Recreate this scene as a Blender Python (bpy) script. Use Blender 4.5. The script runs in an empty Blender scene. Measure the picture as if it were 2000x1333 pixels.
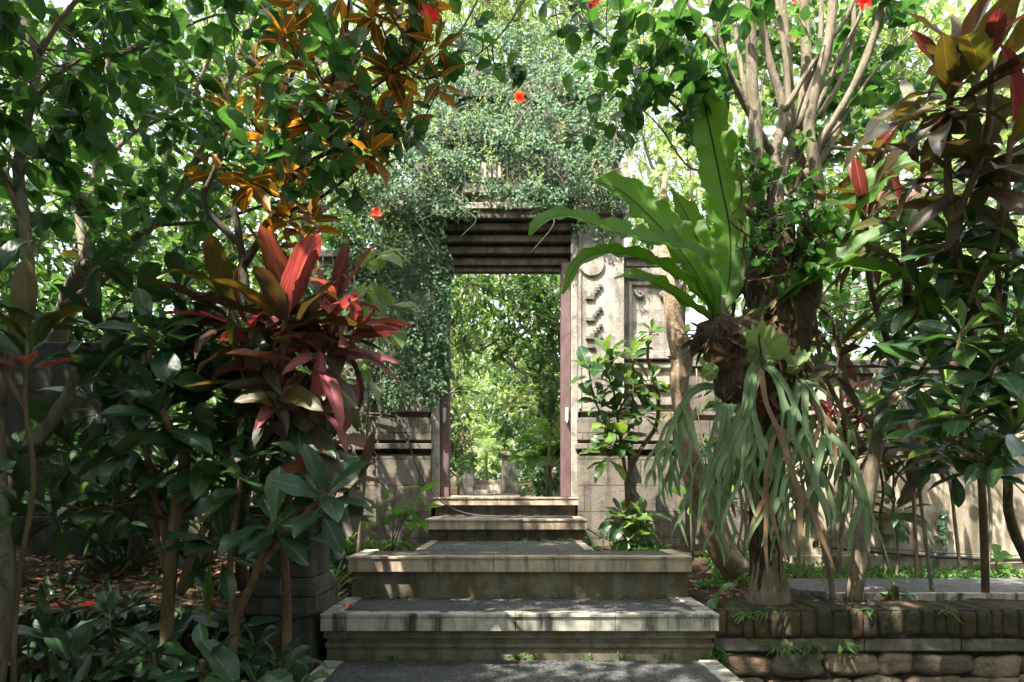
import bpy, math
import numpy as np
from mathutils import Vector

# ------------------------------------------------------------------ camera, sky, sun, exposure
F = 1333.0            # focal length in photo pixels (24 mm on a 36 mm sensor, photo 2000 px wide)
EYE = 0.888           # camera height above the lower path
HOR = 960.0           # row of the horizon in the photo
SC = bpy.context.scene
COL = SC.collection

cam_d = bpy.data.cameras.new('camera')
cam = bpy.data.objects.new('camera', cam_d)
COL.objects.link(cam)
cam.location = (0, 0, EYE)
cam.rotation_euler = (math.radians(90), 0, 0)
cam_d.lens = 24.0
cam_d.sensor_width = 36.0
cam_d.shift_y = (HOR - 666.5) / 2000.0
cam_d.clip_start = 0.05
cam_d.clip_end = 500
SC.camera = cam

SUN_DIR = Vector((-0.36, -0.40, 0.88)).normalized()      # towards the sun
sun_elev = math.asin(SUN_DIR.z)
sun_az = math.atan2(SUN_DIR.x, SUN_DIR.y)
world = bpy.data.worlds.new('World')
SC.world = world
world.use_nodes = True
wn = world.node_tree
bg = wn.nodes['Background']
sky = wn.nodes.new('ShaderNodeTexSky')
sky.sky_type = 'NISHITA'
sky.sun_disc = False
sky.sun_elevation = sun_elev
sky.sun_rotation = sun_az
sky.air_density = 1.0
sky.dust_density = 3.5
sky.ozone_density = 1.0
hsv = wn.nodes.new('ShaderNodeHueSaturation')       # thin bright overcast: a paler sky
hsv.inputs['Saturation'].default_value = 0.42
hsv.inputs['Value'].default_value = 1.12
wn.links.new(sky.outputs['Color'], hsv.inputs['Color'])
wn.links.new(hsv.outputs['Color'], bg.inputs['Color'])
bg.inputs['Strength'].default_value = 0.15

sun_d = bpy.data.lights.new('sun', 'SUN')
sun_d.energy = 4.2
sun_d.angle = math.radians(0.55)
sun_d.color = (1.0, 0.93, 0.82)
sun = bpy.data.objects.new('sun', sun_d)
sun.rotation_euler = SUN_DIR.to_track_quat('Z', 'Y').to_euler()
COL.objects.link(sun)

SC.view_settings.view_transform = 'Standard'
SC.view_settings.look = 'None'
SC.view_settings.exposure = 2.1
SC.view_settings.gamma = 1.0
try:
    SC.cycles.max_bounces = 8
    SC.cycles.transparent_max_bounces = 4
    SC.cycles.use_adaptive_sampling = True
    SC.cycles.use_denoising = True
except Exception:
    pass

# ------------------------------------------------------------------ helpers
def P(px, py, d):
    """A point d metres in front of the camera that stands where the photo shows (px, py)."""
    return np.array([(px - 1000.0) * d / F, d, EYE - (py - HOR) * d / F])

def XX(px, d): return (px - 1000.0) * d / F
def ZZ(py, d): return EYE - (py - HOR) * d / F

def nrm(v):
    v = np.asarray(v, float)
    return v / np.maximum(np.linalg.norm(v, axis=-1, keepdims=True), 1e-9)

def thing(name, label, cat, loc=(0, 0, 0), group=None):
    o = bpy.data.objects.new(name, None)
    o.empty_display_size = 0.1
    COL.objects.link(o)
    o.location = [float(c) for c in loc]
    o['label'] = label
    o['category'] = cat
    if group: o['group'] = group
    return o

def tag(o, label=None, cat=None, group=None, kind=None):
    if label: o['label'] = label
    if cat: o['category'] = cat
    if group: o['group'] = group
    if kind: o['kind'] = kind
    return o

def org(o):
    w = np.zeros(3)
    while o is not None:
        w += np.array(o.location); o = o.parent
    return w

def raw(name, V, Fc, m, parent=None, uv=None, smooth=True, base=None):
    """link vertices V (n,3 world) and faces (list, or (k,4) array) as ONE mesh object"""
    V = np.asarray(V, float)
    if parent is None:
        if base is None:
            base = np.array([V[:, 0].mean(), V[:, 1].mean(), V[:, 2].min()])
        off = np.asarray(base, float)
    else:
        off = org(parent)
    me = bpy.data.meshes.new(name)
    W = (V - off).astype(np.float32)
    if isinstance(Fc, np.ndarray):
        k = Fc.shape[1]
        me.vertices.add(len(W)); me.vertices.foreach_set('co', W.ravel())
        me.loops.add(Fc.size); me.loops.foreach_set('vertex_index', Fc.astype(np.int32).ravel())
        me.polygons.add(len(Fc))
        me.polygons.foreach_set('loop_start', np.arange(0, Fc.size, k, dtype=np.int32))
        me.polygons.foreach_set('loop_total', np.full(len(Fc), k, dtype=np.int32))
        me.update(calc_edges=True)
    else:
        me.from_pydata([tuple(map(float, v)) for v in W], [], Fc)
    if uv is not None:
        l = me.uv_layers.new(name='UVMap')
        li = np.zeros(len(me.loops), dtype=np.int32); me.loops.foreach_get('vertex_index', li)
        l.data.foreach_set('uv', np.asarray(uv, np.float32)[li].ravel())
    me.polygons.foreach_set('use_smooth', np.full(len(me.polygons), bool(smooth)))
    me.validate()
    me.materials.append(m)
    o = bpy.data.objects.new(name, me)
    COL.objects.link(o)
    if parent is None: o.location = [float(c) for c in off]
    else: o.parent = parent
    return o

class MB:
    """collects boxes, tubes, lathes and ribbons; build() links them as one mesh"""
    def __init__(s): s.v = []; s.f = []; s.n = 0; s.uv = []
    def add(s, V, Fc, uv=None):
        V = np.asarray(V, float)
        s.v.append(V); s.f += [tuple(i + s.n for i in f) for f in Fc]
        s.uv.append(np.zeros((len(V), 2)) if uv is None else np.asarray(uv, float)); s.n += len(V)
        return s
    def box(s, x0, x1, y0, y1, z0, z1, taper=0.0):
        t = taper
        V = [(x0, y0, z0), (x1, y0, z0), (x1, y1, z0), (x0, y1, z0),
             (x0 + t, y0 + t, z1), (x1 - t, y0 + t, z1), (x1 - t, y1 - t, z1), (x0 + t, y1 - t, z1)]
        return s.add(V, [(3, 2, 1, 0), (4, 5, 6, 7), (0, 1, 5, 4), (1, 2, 6, 5), (2, 3, 7, 6), (3, 0, 4, 7)])
    def tube(s, pts, rad, sides=8, seed=0, rough=0.0, sub=4, cap=True):
        p, r = spline(pts, rad, sub)
        n = len(p)
        T = nrm(np.gradient(p, axis=0))
        ref = np.array([0.13, -0.99, 0.05]) if abs(T[0][2]) > 0.5 else np.array([0., 0., 1.])
        V = np.zeros((n, sides, 3)); U = np.zeros((n, sides, 2))
        rg = np.random.default_rng(seed + 77)
        ang = np.linspace(0, 2 * math.pi, sides, endpoint=False)
        N = ref
        acc = 0
        ph = rg.uniform(0, 6.28, 6)
        for i in range(n):
            N = N - T[i] * np.dot(N, T[i]); N = N / max(np.linalg.norm(N), 1e-6)
            B = np.cross(T[i], N)
            if i: acc += np.linalg.norm(p[i] - p[i - 1])
            k = 1.0
            if rough:
                k = 1 + rough * (0.45 * np.sin(2 * ang + ph[0] + acc * 7) + 0.35 * np.sin(3 * ang + ph[1] - acc * 11)
                                 + 0.3 * np.sin(ang + ph[2] + acc * 19) + 0.4 * rg.uniform(-1, 1, sides))
            rr = r[i] * k
            V[i] = p[i] + (np.cos(ang) * rr)[:, None] * N + (np.sin(ang) * rr)[:, None] * B
            U[i, :, 0] = ang / 6.283; U[i, :, 1] = acc
        fc = []
        for i in range(n - 1):
            for j in range(sides):
                k2 = (j + 1) % sides
                fc.append((i * sides + j, i * sides + k2, (i + 1) * sides + k2, (i + 1) * sides + j))
        if cap:
            fc.append(tuple(range(sides))[::-1]); fc.append(tuple((n - 1) * sides + j for j in range(sides)))
        return s.add(V.reshape(-1, 3), fc, U.reshape(-1, 2))
    def lathe(s, c, prof, sides=20):
        c = np.asarray(c, float); a = np.linspace(0, 2 * math.pi, sides, endpoint=False)
        V = []; fc = []
        for (r, z) in prof:
            for t in a: V.append((c[0] + r * math.cos(t), c[1] + r * math.sin(t), c[2] + z))
        for i in range(len(prof) - 1):
            for j in range(sides):
                k = (j + 1) % sides
                fc.append((i * sides + j, i * sides + k, (i + 1) * sides + k, (i + 1) * sides + j))
        fc.append(tuple(range(sides))[::-1]); fc.append(tuple((len(prof) - 1) * sides + j for j in range(sides)))
        return s.add(V, fc)
    def build(s, name, m, parent=None, bevel=0.0, smooth=False, base=None):
        o = raw(name, np.concatenate(s.v), s.f, m, parent, np.concatenate(s.uv), smooth, base)
        if bevel:
            b = o.modifiers.new('bevel', 'BEVEL'); b.width = bevel; b.segments = 2; b.limit_method = 'ANGLE'
        return o

def spline(pts, rad, sub=4):
    p = np.asarray(pts, float); n = len(p)
    r = np.asarray(rad, float) if np.ndim(rad) else np.full(n, float(rad))
    if len(r) != n: r = np.interp(np.linspace(0, 1, n), np.linspace(0, 1, len(r)), r)
    if n < 3 or sub <= 1: return p, r
    q = np.vstack([2 * p[0] - p[1], p, 2 * p[-1] - p[-2]])
    out = []; ro = []
    for i in range(n - 1):
        p0, p1, p2, p3 = q[i:i + 4]
        for k in range(sub):
            t = k / sub
            out.append(0.5 * ((2 * p1) + (-p0 + p2) * t + (2 * p0 - 5 * p1 + 4 * p2 - p3) * t * t + (-p0 + 3 * p1 - 3 * p2 + p3) * t ** 3))
            ro.append(r[i] * (1 - t) + r[i + 1] * t)
    out.append(p[-1]); ro.append(r[-1])
    return np.array(out), np.array(ro)

# ------------------------------------------------------------------ leaves
def prof(kind, t):
    t = np.asarray(t, float)
    if kind == 'ovate':    w = np.sin(math.pi * np.clip((t - .08) / .92, 0, 1) ** 0.72) ** 0.85
    elif kind == 'obovate': w = np.sin(math.pi * np.clip((t - .05) / .95, 0, 1) ** 1.35) ** 0.85
    elif kind == 'lance':  w = np.sin(math.pi * np.clip((t - .1) / .9, 0, 1) ** 0.9) ** 0.9
    elif kind == 'cord':   w = np.sin(math.pi * np.clip((t - .13) / .87, 0, 1) ** 0.9) ** 0.58
    elif kind == 'strap':  w = np.clip(np.minimum(t * 6 + .35, (1 - t) * 2.2), 0, 1) ** .8
    elif kind == 'round':  w = np.sin(math.pi * np.clip(t, 0, 1) ** 0.6) ** 0.6
    else:                  w = np.sin(math.pi * t)
    return np.maximum(w, 0.03 * (t < .99) + 0.0)

class Leaves:
    def __init__(s, kind='ovate', nL=4, nW=2):
        s.kind = kind; s.nL = nL; s.nW = nW; s.d = []
    def add(s, pos, dr, up, L, W, bend=0.5, fold=0.2, wave=0.0):
        pos = np.atleast_2d(pos); n = len(pos)
        f = lambda a: np.broadcast_to(np.asarray(a, float).reshape(-1) if np.ndim(a) else np.array([a], float), (n,)).copy()
        s.d.append((pos, np.broadcast_to(np.atleast_2d(dr), (n, 3)), np.broadcast_to(np.atleast_2d(up), (n, 3)),
                    f(L), f(W), f(bend), f(fold), f(wave)))
    def count(s): return sum(len(a[0]) for a in s.d)
    def build(s, name, m, parent=None, base=None, seed=5):
        pos, dr, up = [np.concatenate([a[i] for a in s.d]) for i in range(3)]
        L, W, bend, fold, wave = [np.concatenate([a[i] for a in s.d]) for i in range(3, 8)]
        n = len(pos); nL, nW = s.nL, s.nW
        rg = np.random.default_rng(seed + n)
        D = nrm(dr); S = nrm(np.cross(D, up + 1e-4 * rg.normal(size=(n, 3)))); U = np.cross(S, D)
        t = np.linspace(0, 1, nL + 1); sv = np.linspace(-1, 1, nW + 1)
        w = prof(s.kind, t)
        bend = np.where(np.abs(bend) < 1e-3, 1e-3, bend)
        a = bend[:, None] * t[None]
        yc = L[:, None] * np.sin(a) / bend[:, None]
        zc = -L[:, None] * (1 - np.cos(a)) / bend[:, None]
        ph = rg.uniform(0, 6.28, n)
        fr = rg.uniform(2.0, 3.6, n)
        tt = t[None, :, None]; ss = sv[None, None, :]
        half = 0.5 * W[:, None, None] * w[None, :, None]
        x = ss * half * np.cos(fold)[:, None, None]
        z0 = np.abs(ss) * half * np.sin(fold)[:, None, None]
        z0 = z0 + wave[:, None, None] * half * np.abs(ss) * np.sin(6.283 * fr[:, None, None] * tt + ph[:, None, None] + ss * 1.3)
        sa, ca = np.sin(a)[:, :, None, None], np.cos(a)[:, :, None, None]
        Dn, Un, Sn = D[:, None, None, :], U[:, None, None, :], S[:, None, None, :]
        V = (pos[:, None, None, :] + yc[:, :, None, None] * Dn + zc[:, :, None, None] * Un
             + z0[..., None] * (sa * Dn + ca * Un) + x[..., None] * Sn)
        m1 = nW + 1; vp = (nL + 1) * m1
        q = np.array([(i * m1 + j, i * m1 + j + 1, (i + 1) * m1 + j + 1, (i + 1) * m1 + j) for i in range(nL) for j in range(nW)])
        Fc = (q[None] + (np.arange(n) * vp)[:, None, None]).reshape(-1, 4)
        uv = np.zeros((n, nL + 1, m1, 2))
        uv[..., 0] = (ss * 0.5 * np.maximum(w, .05)[None, :, None] + 0.5); uv[..., 1] = tt
        return raw(name, V.reshape(-1, 3), Fc, m, parent, uv.reshape(-1, 2), True, base)

def rnd_dirs(rg, n, bias=(0, 0, 0), k=1.0):
    return nrm(rg.normal(size=(n, 3)) * k + np.asarray(bias, float))

def rosette(lv, c, axis, n, L, W, rg, a0=12, a1=105, bend=0.9, fold=0.35, wave=0.15, spread=0.05, lo=0.0, hi=1.0):
    """a spiral of n leaves round the stem tip c: inner ones upright, outer ones spread and drooping"""
    axis = nrm(axis); t1 = nrm(np.cross(axis, [0.3, 0.9, 0.1])); t2 = np.cross(axis, t1)
    i = np.arange(n); u = lo + (hi - lo) * (i + 0.5) / n
    az = i * 2.39996 + rg.uniform(0, 6.28) + rg.normal(0, .25, n)
    inc = np.radians(a0 + (a1 - a0) * u ** 0.9 + rg.normal(0, 13, n))
    hor = np.cos(az)[:, None] * t1 + np.sin(az)[:, None] * t2
    dr = np.cos(inc)[:, None] * axis + np.sin(inc)[:, None] * hor
    up = np.sin(inc)[:, None] * axis - np.cos(inc)[:, None] * hor
    up = np.where((inc < 0.25)[:, None], axis * 0.3 - hor, up)
    up = nrm(up + rg.normal(0, .32, (n, 3)))
    pos = np.asarray(c) - axis * (u * max(spread, L * .42) + rg.uniform(0, .02, n))[:, None] + rg.normal(0, .004, (n, 3))
    Ls = L * (0.72 + 0.3 * np.sin(math.pi * (0.15 + 0.75 * u))) * rg.uniform(.62, 1.15, n)
    lv.add(pos, dr, up, Ls, W * Ls / L * rg.uniform(.75, 1.12, n), bend * rg.uniform(.1, 1.9, n), fold * rg.uniform(.5, 1.4, n), wave)

class Wood:
    """branches of one plant; remembers nodes so that twigs can join the nearest branch"""
    def __init__(s, seed=1): s.mb = MB(); s.nodes = []; s.rg = np.random.default_rng(seed); s.seed = seed
    def branch(s, pts, rad, sides=9, rough=0.10, sub=5):
        s.seed += 1
        s.mb.tube(pts, rad, sides, s.seed, rough, sub)
        p, r = spline(pts, rad, sub)
        s.nodes.append(p)
        return p
    def px(s, pts, rad, **k): return s.branch([P(*q) for q in pts], rad, **k)
    def near(s, q):
        A = np.concatenate(s.nodes); d = np.linalg.norm(A - q, axis=1) + 0.25 * np.maximum(A[:, 2] - q[2], 0)
        return A[np.argmin(d)]

def crown(wood, lv, clusters, rg, L=0.09, W=0.06, per=7, twig=0.28, droop=0.25, bend=0.5, fold=0.25, wave=0.1,
          twr=0.0032, connect=True, lvar=0.3, zone=0.75):
    """twigs in ellipsoid clusters (px,py,d, rx_px,ry_px,rd, n twigs), each joined to its nearest branch, leaves along each"""
    for (cx, cy, d, rx, ry, rd, n) in clusters:
        for _ in range(n):
            u = rnd_dirs(rg, 1)[0] * rg.uniform(0, 1) ** (0.42)
            dd = d + u[1] * rd
            c = P(cx, cy, d)
            p = np.array([c[0] + u[0] * rx * d / F, dd, c[2] + u[2] * ry * d / F])
            if connect:
                q = wood.near(p)
            else:
                q = p + rg.normal(0, .3, 3)
            v = p - q; dist = np.linalg.norm(v)
            if dist > 0.9 and connect and rg.uniform() < .6:
                q = p - v / dist * rg.uniform(.5, .9)
                wood_join = wood.near(q)
                mid = (q + wood_join) / 2 + rg.normal(0, .05, 3)
                wood.mb.tube([wood_join, mid, q], [twr * 1.6, twr * 1.3, twr * 1.1], 4, 0, 0, 3, False)
            tip = p + nrm(v + 1e-5 + np.array([0, 0, .1]) * dist) * twig * rg.uniform(.3, .8) + rg.normal(0, .03, 3)
            mid = (q + p) / 2 + rg.normal(0, .04, 3) + np.array([0, 0, -.02])
            wood.mb.tube([q, mid, p, tip], [twr * 1.3, twr, twr * .8, twr * .35], 4, 0, 0, 2, False)
            sp, _r = spline([q, mid, p, tip], 1, 5)
            T = nrm(np.gradient(sp, axis=0))
            k = max(3, int(per * rg.uniform(.6, 1.4)))
            idx = np.clip((len(sp) * (1 - zone * rg.uniform(0, 1, k) ** 1.1)).astype(int), 0, len(sp) - 1)
            idx[0] = len(sp) - 1
            pos = sp[idx] + rg.normal(0, .006, (k, 3))
            side = rnd_dirs(rg, k)
            dr = nrm(T[idx] * 0.55 + side * 0.9 + np.array([0, 0, -droop]))
            up = nrm(np.array([0, 0, 1.0]) + rg.normal(0, .45, (k, 3)))
            Ls = L * rg.uniform(1 - lvar, 1 + lvar * .6, k)
            lv.add(pos, dr, up, Ls, W / L * Ls * rg.uniform(.85, 1.15, k), bend * rg.uniform(-.3, 1.6, k), fold * rg.uniform(.2, 1.6, k), wave)
# ------------------------------------------------------------------ materials
class NT:
    def __init__(s, name):
        s.m = bpy.data.materials.new(name); s.m.use_nodes = True
        s.t = s.m.node_tree; s.t.nodes.clear()
        s.out = s.t.nodes.new('ShaderNodeOutputMaterial')
    def n(s, typ, **k):
        x = s.t.nodes.new('ShaderNode' + typ)
        for a, b in k.items(): setattr(x, a, b)
        return x
    def l(s, a, b): s.t.links.new(a, b)
    def val(s, sock, v):
        if hasattr(v, 'links') or hasattr(v, 'is_linked'): s.l(v, sock)
        else: sock.default_value = v
    def math(s, op, a, b=0.0, c=None, clamp=False):
        x = s.n('Math', operation=op); x.use_clamp = clamp
        s.val(x.inputs[0], a); s.val(x.inputs[1], b)
        if c is not None: s.val(x.inputs[2], c)
        return x.outputs[0]
    def noise(s, scale, detail=4, rough=.55, vec=None, dist=0.0):
        x = s.n('TexNoise'); x.inputs['Scale'].default_value = scale; x.inputs['Detail'].default_value = detail
        x.inputs['Roughness'].default_value = rough; x.inputs['Distortion'].default_value = dist
        if vec is not None: s.l(vec, x.inputs['Vector'])
        return x.outputs['Fac']
    def ramp(s, fac, stops, interp='LINEAR'):
        x = s.n('ValToRGB'); e = x.color_ramp; e.interpolation = interp
        while len(e.elements) < len(stops): e.elements.new(0.5)
        for i, (p, c) in enumerate(stops):
            e.elements[i].position = p
            e.elements[i].color = (c, c, c, 1) if np.ndim(c) == 0 else (*c, 1)
        s.l(fac, x.inputs['Fac']); return x.outputs['Color']
    def mix(s, fac, a, b, mode='MIX'):
        x = s.n('Mix', data_type='RGBA', blend_type=mode)
        s.val(x.inputs['Factor'], fac)
        for sock, v in ((x.inputs[6], a), (x.inputs[7], b)):
            if isinstance(v, tuple): sock.default_value = (*v, 1) if len(v) == 3 else v
            else: s.l(v, sock)
        return x.outputs[2]
    def obj(s, scale=(1, 1, 1), loc=(0, 0, 0)):
        g = s.n('NewGeometry'); x = s.n('Mapping'); s.l(g.outputs['Position'], x.inputs['Vector'])
        x.inputs['Scale'].default_value = scale; x.inputs['Location'].default_value = loc
        return x.outputs['Vector']
    def bump(s, h, strength=.4, dist=.01):
        x = s.n('Bump'); x.inputs['Strength'].default_value = strength; x.inputs['Distance'].default_value = dist
        s.l(h, x.inputs['Height']); return x.outputs['Normal']
    def pbr(s, col, rough=.8, normal=None, spec=.5):
        b = s.n('BsdfPrincipled'); s.val(b.inputs['Base Color'], (*col, 1) if isinstance(col, tuple) and len(col) == 3 else col)
        s.val(b.inputs['Roughness'], rough); b.inputs['Specular IOR Level'].default_value = spec
        if normal is not None: s.l(normal, b.inputs['Normal'])
        return b
    def end(s, b): s.l(b.outputs[0], s.out.inputs['Surface']); return s.m

def leaf_mat(name, cols, rib=(.2, .3, .1), rib_w=.02, rib_k=.6, veins=0, vein_k=.3, vein_col=None, trans=.4, tcol=None, rough=.42,
             under=None, edge=None, spots=None, tgain=2.2, spec=.5, vw=.06, slope=.55, streak=None):
    """leaf: colour varies leaf by leaf, with midrib, side veins, mottling, thin and see-through to light"""
    t = NT(name)
    g = t.n('NewGeometry'); rnd = g.outputs['Random Per Island']
    k = len(cols)
    base = t.ramp(rnd, [((i + .0) / max(k - 1, 1), c) for i, c in enumerate(cols)])
    pos = t.obj()
    mot = t.noise(28, 3, .6, pos)
    base = t.mix(t.math('MULTIPLY', mot, .55), base, t.mix(1.0, base, (.55, .6, .5), 'MULTIPLY'))
    uvn = t.n('UVMap'); sp = t.n('SeparateXYZ'); t.l(uvn.outputs['UV'], sp.inputs[0])
    u, v = sp.outputs[0], sp.outputs[1]
    au = t.math('ABSOLUTE', t.math('SUBTRACT', u, .5))
    if streak:
        base = t.mix(t.math('MULTIPLY', t.ramp(t.noise(1.0, 3, .6, t_map(t, uvn, (16, 1.6, 1), rnd)), [(.42, 0.), (.6, 1.)]), streak[0]), base, streak[1])
    if edge is not None:
        base = t.mix(t.math('MULTIPLY', t.ramp(au, [(.22, 0.), (.45, 1.)]), edge[0]), base, edge[1])
    if spots is not None:
        base = t.mix(t.ramp(t.noise(22, 5, .7, pos), [(.63, 0.), (.66, .9)]), base, spots)
    vfac = None
    if veins:
        w = t.math('FRACT', t.math('SUBTRACT', t.math('MULTIPLY', v, float(veins)), t.math('MULTIPLY', au, veins * slope)))
        w = t.math('ABSOLUTE', t.math('SUBTRACT', w, .5))
        vfac = t.math('MULTIPLY', t.math('LESS_THAN', w, vw), vein_k)
        base = t.mix(vfac, base, vein_col or rib)
    ribf = t.math('MULTIPLY', t.math('LESS_THAN', au, rib_w), rib_k)
    base = t.mix(ribf, base, rib)
    front = base
    if under is not None:
        front = t.mix(g.outputs['Backfacing'], base, t.mix(.75, base, under))
    h = t.math('ADD', t.math('MULTIPLY', mot, .3), t.math('MULTIPLY', t.math('MINIMUM', t.math('MULTIPLY', au, 6.0), 1.0), .7))
    if veins:
        w2 = t.math('SINE', t.math('MULTIPLY', t.math('SUBTRACT', t.math('MULTIPLY', v, float(veins)), t.math('MULTIPLY', au, veins * slope)), 6.283))
        h = t.math('ADD', h, t.math('MULTIPLY', w2, .10))
    nm = t.bump(h, .35, .004)
    b = t.pbr(front, rough, nm, spec)
    tr = t.n('BsdfTranslucent')
    tc = t.mix(1.0, base, tuple(c * tgain for c in (tcol or (1.05, 1.0, .55))), 'MULTIPLY')
    t.l(tc, tr.inputs['Color'])
    mx = t.n('MixShader'); mx.inputs[0].default_value = trans
    t.l(b.outputs[0], mx.inputs[1]); t.l(tr.outputs[0], mx.inputs[2])
    return t.end(mx)

def t_map(t, uvn, sc, rnd=None):
    m = t.n('Mapping'); t.l(uvn.outputs['UV'], m.inputs['Vector']); m.inputs['Scale'].default_value = sc
    if rnd is not None:
        c = t.n('CombineXYZ'); t.l(t.math('MULTIPLY', rnd, 37.0), c.inputs[0]); t.l(t.math('MULTIPLY', rnd, 91.0), c.inputs[1])
        t.l(c.outputs[0], m.inputs['Location'])
    return m.outputs['Vector']

def bark_mat(name, c1, c2, c3=None, scale=18, rough=.9, stretch=.3, bump=.8, lichen=None):
    t = NT(name); p = t.obj((1, 1, stretch))
    a = t.noise(scale, 6, .65, p, .6); b = t.noise(scale * .25, 3, .5, t.obj())
    col = t.ramp(a, [(.3, c1), (.62, c2)])
    if c3: col = t.mix(t.ramp(b, [(.45, 0.), (.62, .75)]), col, c3)
    if lichen: col = t.mix(t.ramp(t.noise(scale * .8, 4, .7, t.obj()), [(.58, 0.), (.64, .8)]), col, lichen)
    return t.end(t.pbr(col, rough, t.bump(t.math('ADD', a, t.math('MULTIPLY', t.noise(scale * 4, 3, .6, p), .4)), bump, .012), .25))

def stone_mat(name, light, dark, moss=None, scale=1.0, joints=None, rough=.92, stain=.7, bump=.6, pits=True, mosslow=None, streak=.5):
    """weathered stone: blotches, rain streaks, pits, moss and (joints=(w,h)) block joints"""
    t = NT(name); p = t.obj()
    big = t.noise(1.6 * scale, 5, .62, p, .5); mid = t.noise(9 * scale, 5, .65, p); fine = t.noise(70 * scale, 3, .6, p)
    st = t.noise(3.2 * scale, 4, .6, t.obj((2.4, 2.4, .28)), .4)
    col = t.mix(t.ramp(big, [(.36, 0.), (.66, 1.)]), light, tuple(a * .6 + b * .4 for a, b in zip(light, dark)))
    col = t.mix(t.math('MULTIPLY', t.ramp(mid, [(.45, 0.), (.7, 1.)]), stain), col, dark)
    col = t.mix(t.math('MULTIPLY', t.ramp(st, [(.47, 0.), (.63, 1.)]), streak), col, tuple(b * .7 for b in dark))
    col = t.mix(t.math('MULTIPLY', fine, .5), col, t.mix(1.0, col, (.5, .5, .5), 'MULTIPLY'))
    h = t.math('ADD', t.math('MULTIPLY', mid, .6), t.math('MULTIPLY', fine, .5))
    if pits:
        vo = t.n('TexVoronoi'); vo.inputs['Scale'].default_value = 38 * scale; t.l(p, vo.inputs['Vector'])
        pit = t.ramp(vo.outputs['Distance'], [(.08, 0.), (.25, 1.)])
        col = t.mix(t.math('MULTIPLY', t.math('SUBTRACT', 1.0, pit), .5), col, dark)
        h = t.math('ADD', h, t.math('MULTIPLY', pit, .35))
    if joints:
        sx = t.n('SeparateXYZ'); t.l(p, sx.inputs[0]); cx = t.n('CombineXYZ')
        t.l(t.math('ADD', sx.outputs[0], sx.outputs[1]), cx.inputs[0]); t.l(sx.outputs[2], cx.inputs[1])
        br = t.n('TexBrick'); br.inputs['Scale'].default_value = 1.0; br.inputs['Brick Width'].default_value = joints[0]
        br.inputs['Row Height'].default_value = joints[1]; br.inputs['Mortar Size'].default_value = .005
        br.inputs['Color1'].default_value = (1, 1, 1, 1); br.inputs['Color2'].default_value = (.72, .72, .72, 1); br.inputs['Mortar'].default_value = (.3, .3, .3, 1)
        t.l(cx.outputs[0], br.inputs['Vector'])
        col = t.mix(.85, col, t.mix(1.0, col, br.outputs['Color'], 'MULTIPLY'))
        h = t.math('SUBTRACT', h, t.math('MULTIPLY', br.outputs['Fac'], 1.3))
    if moss:
        mf = t.ramp(t.noise(4.5 * scale, 6, .7, p), [(.5, 0.), (.62, 1.)])
        col = t.mix(t.math('MULTIPLY', mf, moss[0]), col, moss[1])
    return t.end(t.pbr(col, rough, t.bump(h, bump, .012), .25))

M = {}
M['gate_stone'] = stone_mat('gate_stone', (.52, .46, .395), (.13, .12, .105), (.35, (.10, .105, .07)), 1.0, None)
M['gate_block'] = stone_mat('gate_block', (.29, .25, .205), (.085, .073, .06), (.35, (.06, .065, .04)), 1.0, (.42, .235))
M['lintel_stone'] = stone_mat('lintel_stone', (.18, .145, .11), (.05, .043, .034), (.4, (.035, .04, .02)), 1.6, None)
M['tower_stone'] = stone_mat('tower_stone', (.24, .215, .185), (.07, .064, .055), (.6, (.05, .062, .03)), 1.2, (.34, .2))
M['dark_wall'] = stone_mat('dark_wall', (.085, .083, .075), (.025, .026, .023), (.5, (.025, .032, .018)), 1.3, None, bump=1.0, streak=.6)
M['plaster'] = stone_mat('plaster', (.64, .54, .41), (.15, .125, .09), (.5, (.17, .14, .08)), .8, None, pits=False, stain=.6, bump=.3, streak=.85)
M['coping'] = stone_mat('coping', (.14, .135, .125), (.05, .05, .045), (.5, (.06, .07, .04)), 1.2)
M['riser'] = stone_mat('riser', (.235, .21, .155), (.06, .052, .04), (.65, (.13, .095, .035)), 1.1, None, pits=False, bump=.35, stain=.75)
M['nosing'] = stone_mat('nosing', (.68, .55, .42), (.19, .15, .11), (.3, (.26, .21, .12)), 1.3, None, pits=False, bump=.15, rough=.7, stain=.30, streak=.75)
M['nosing_pale'] = stone_mat('nosing_pale', (.60, .57, .49), (.09, .08, .06), (.3, (.20, .19, .11)), 1.6, None, pits=False, bump=.15, rough=.7, stain=.35, streak=.95)
M['ledge'] = stone_mat('ledge', (.22, .20, .165), (.06, .055, .045), (.6, (.09, .10, .045)), 1.2)
M['pillar'] = stone_mat('pillar', (.14, .13, .105), (.035, .033, .027), (.5, (.06, .07, .035)), 1.5)
M['mortar'] = stone_mat('mortar', (.05, .046, .038), (.015, .014, .012), (.5, (.03, .035, .015)), 2.0)
M['shade_toned_stone'] = stone_mat('shade_toned_stone', (.06, .055, .045), (.018, .018, .014), (.7, (.018, .024, .011)), 2.0, None, bump=1.0)  # mossy kerb stone, its colour darkened to stand in for deep shade
M['far_stone'] = stone_mat('far_stone', (.42, .37, .30), (.13, .12, .10), (.3, (.10, .11, .06)), 1.0)

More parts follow.
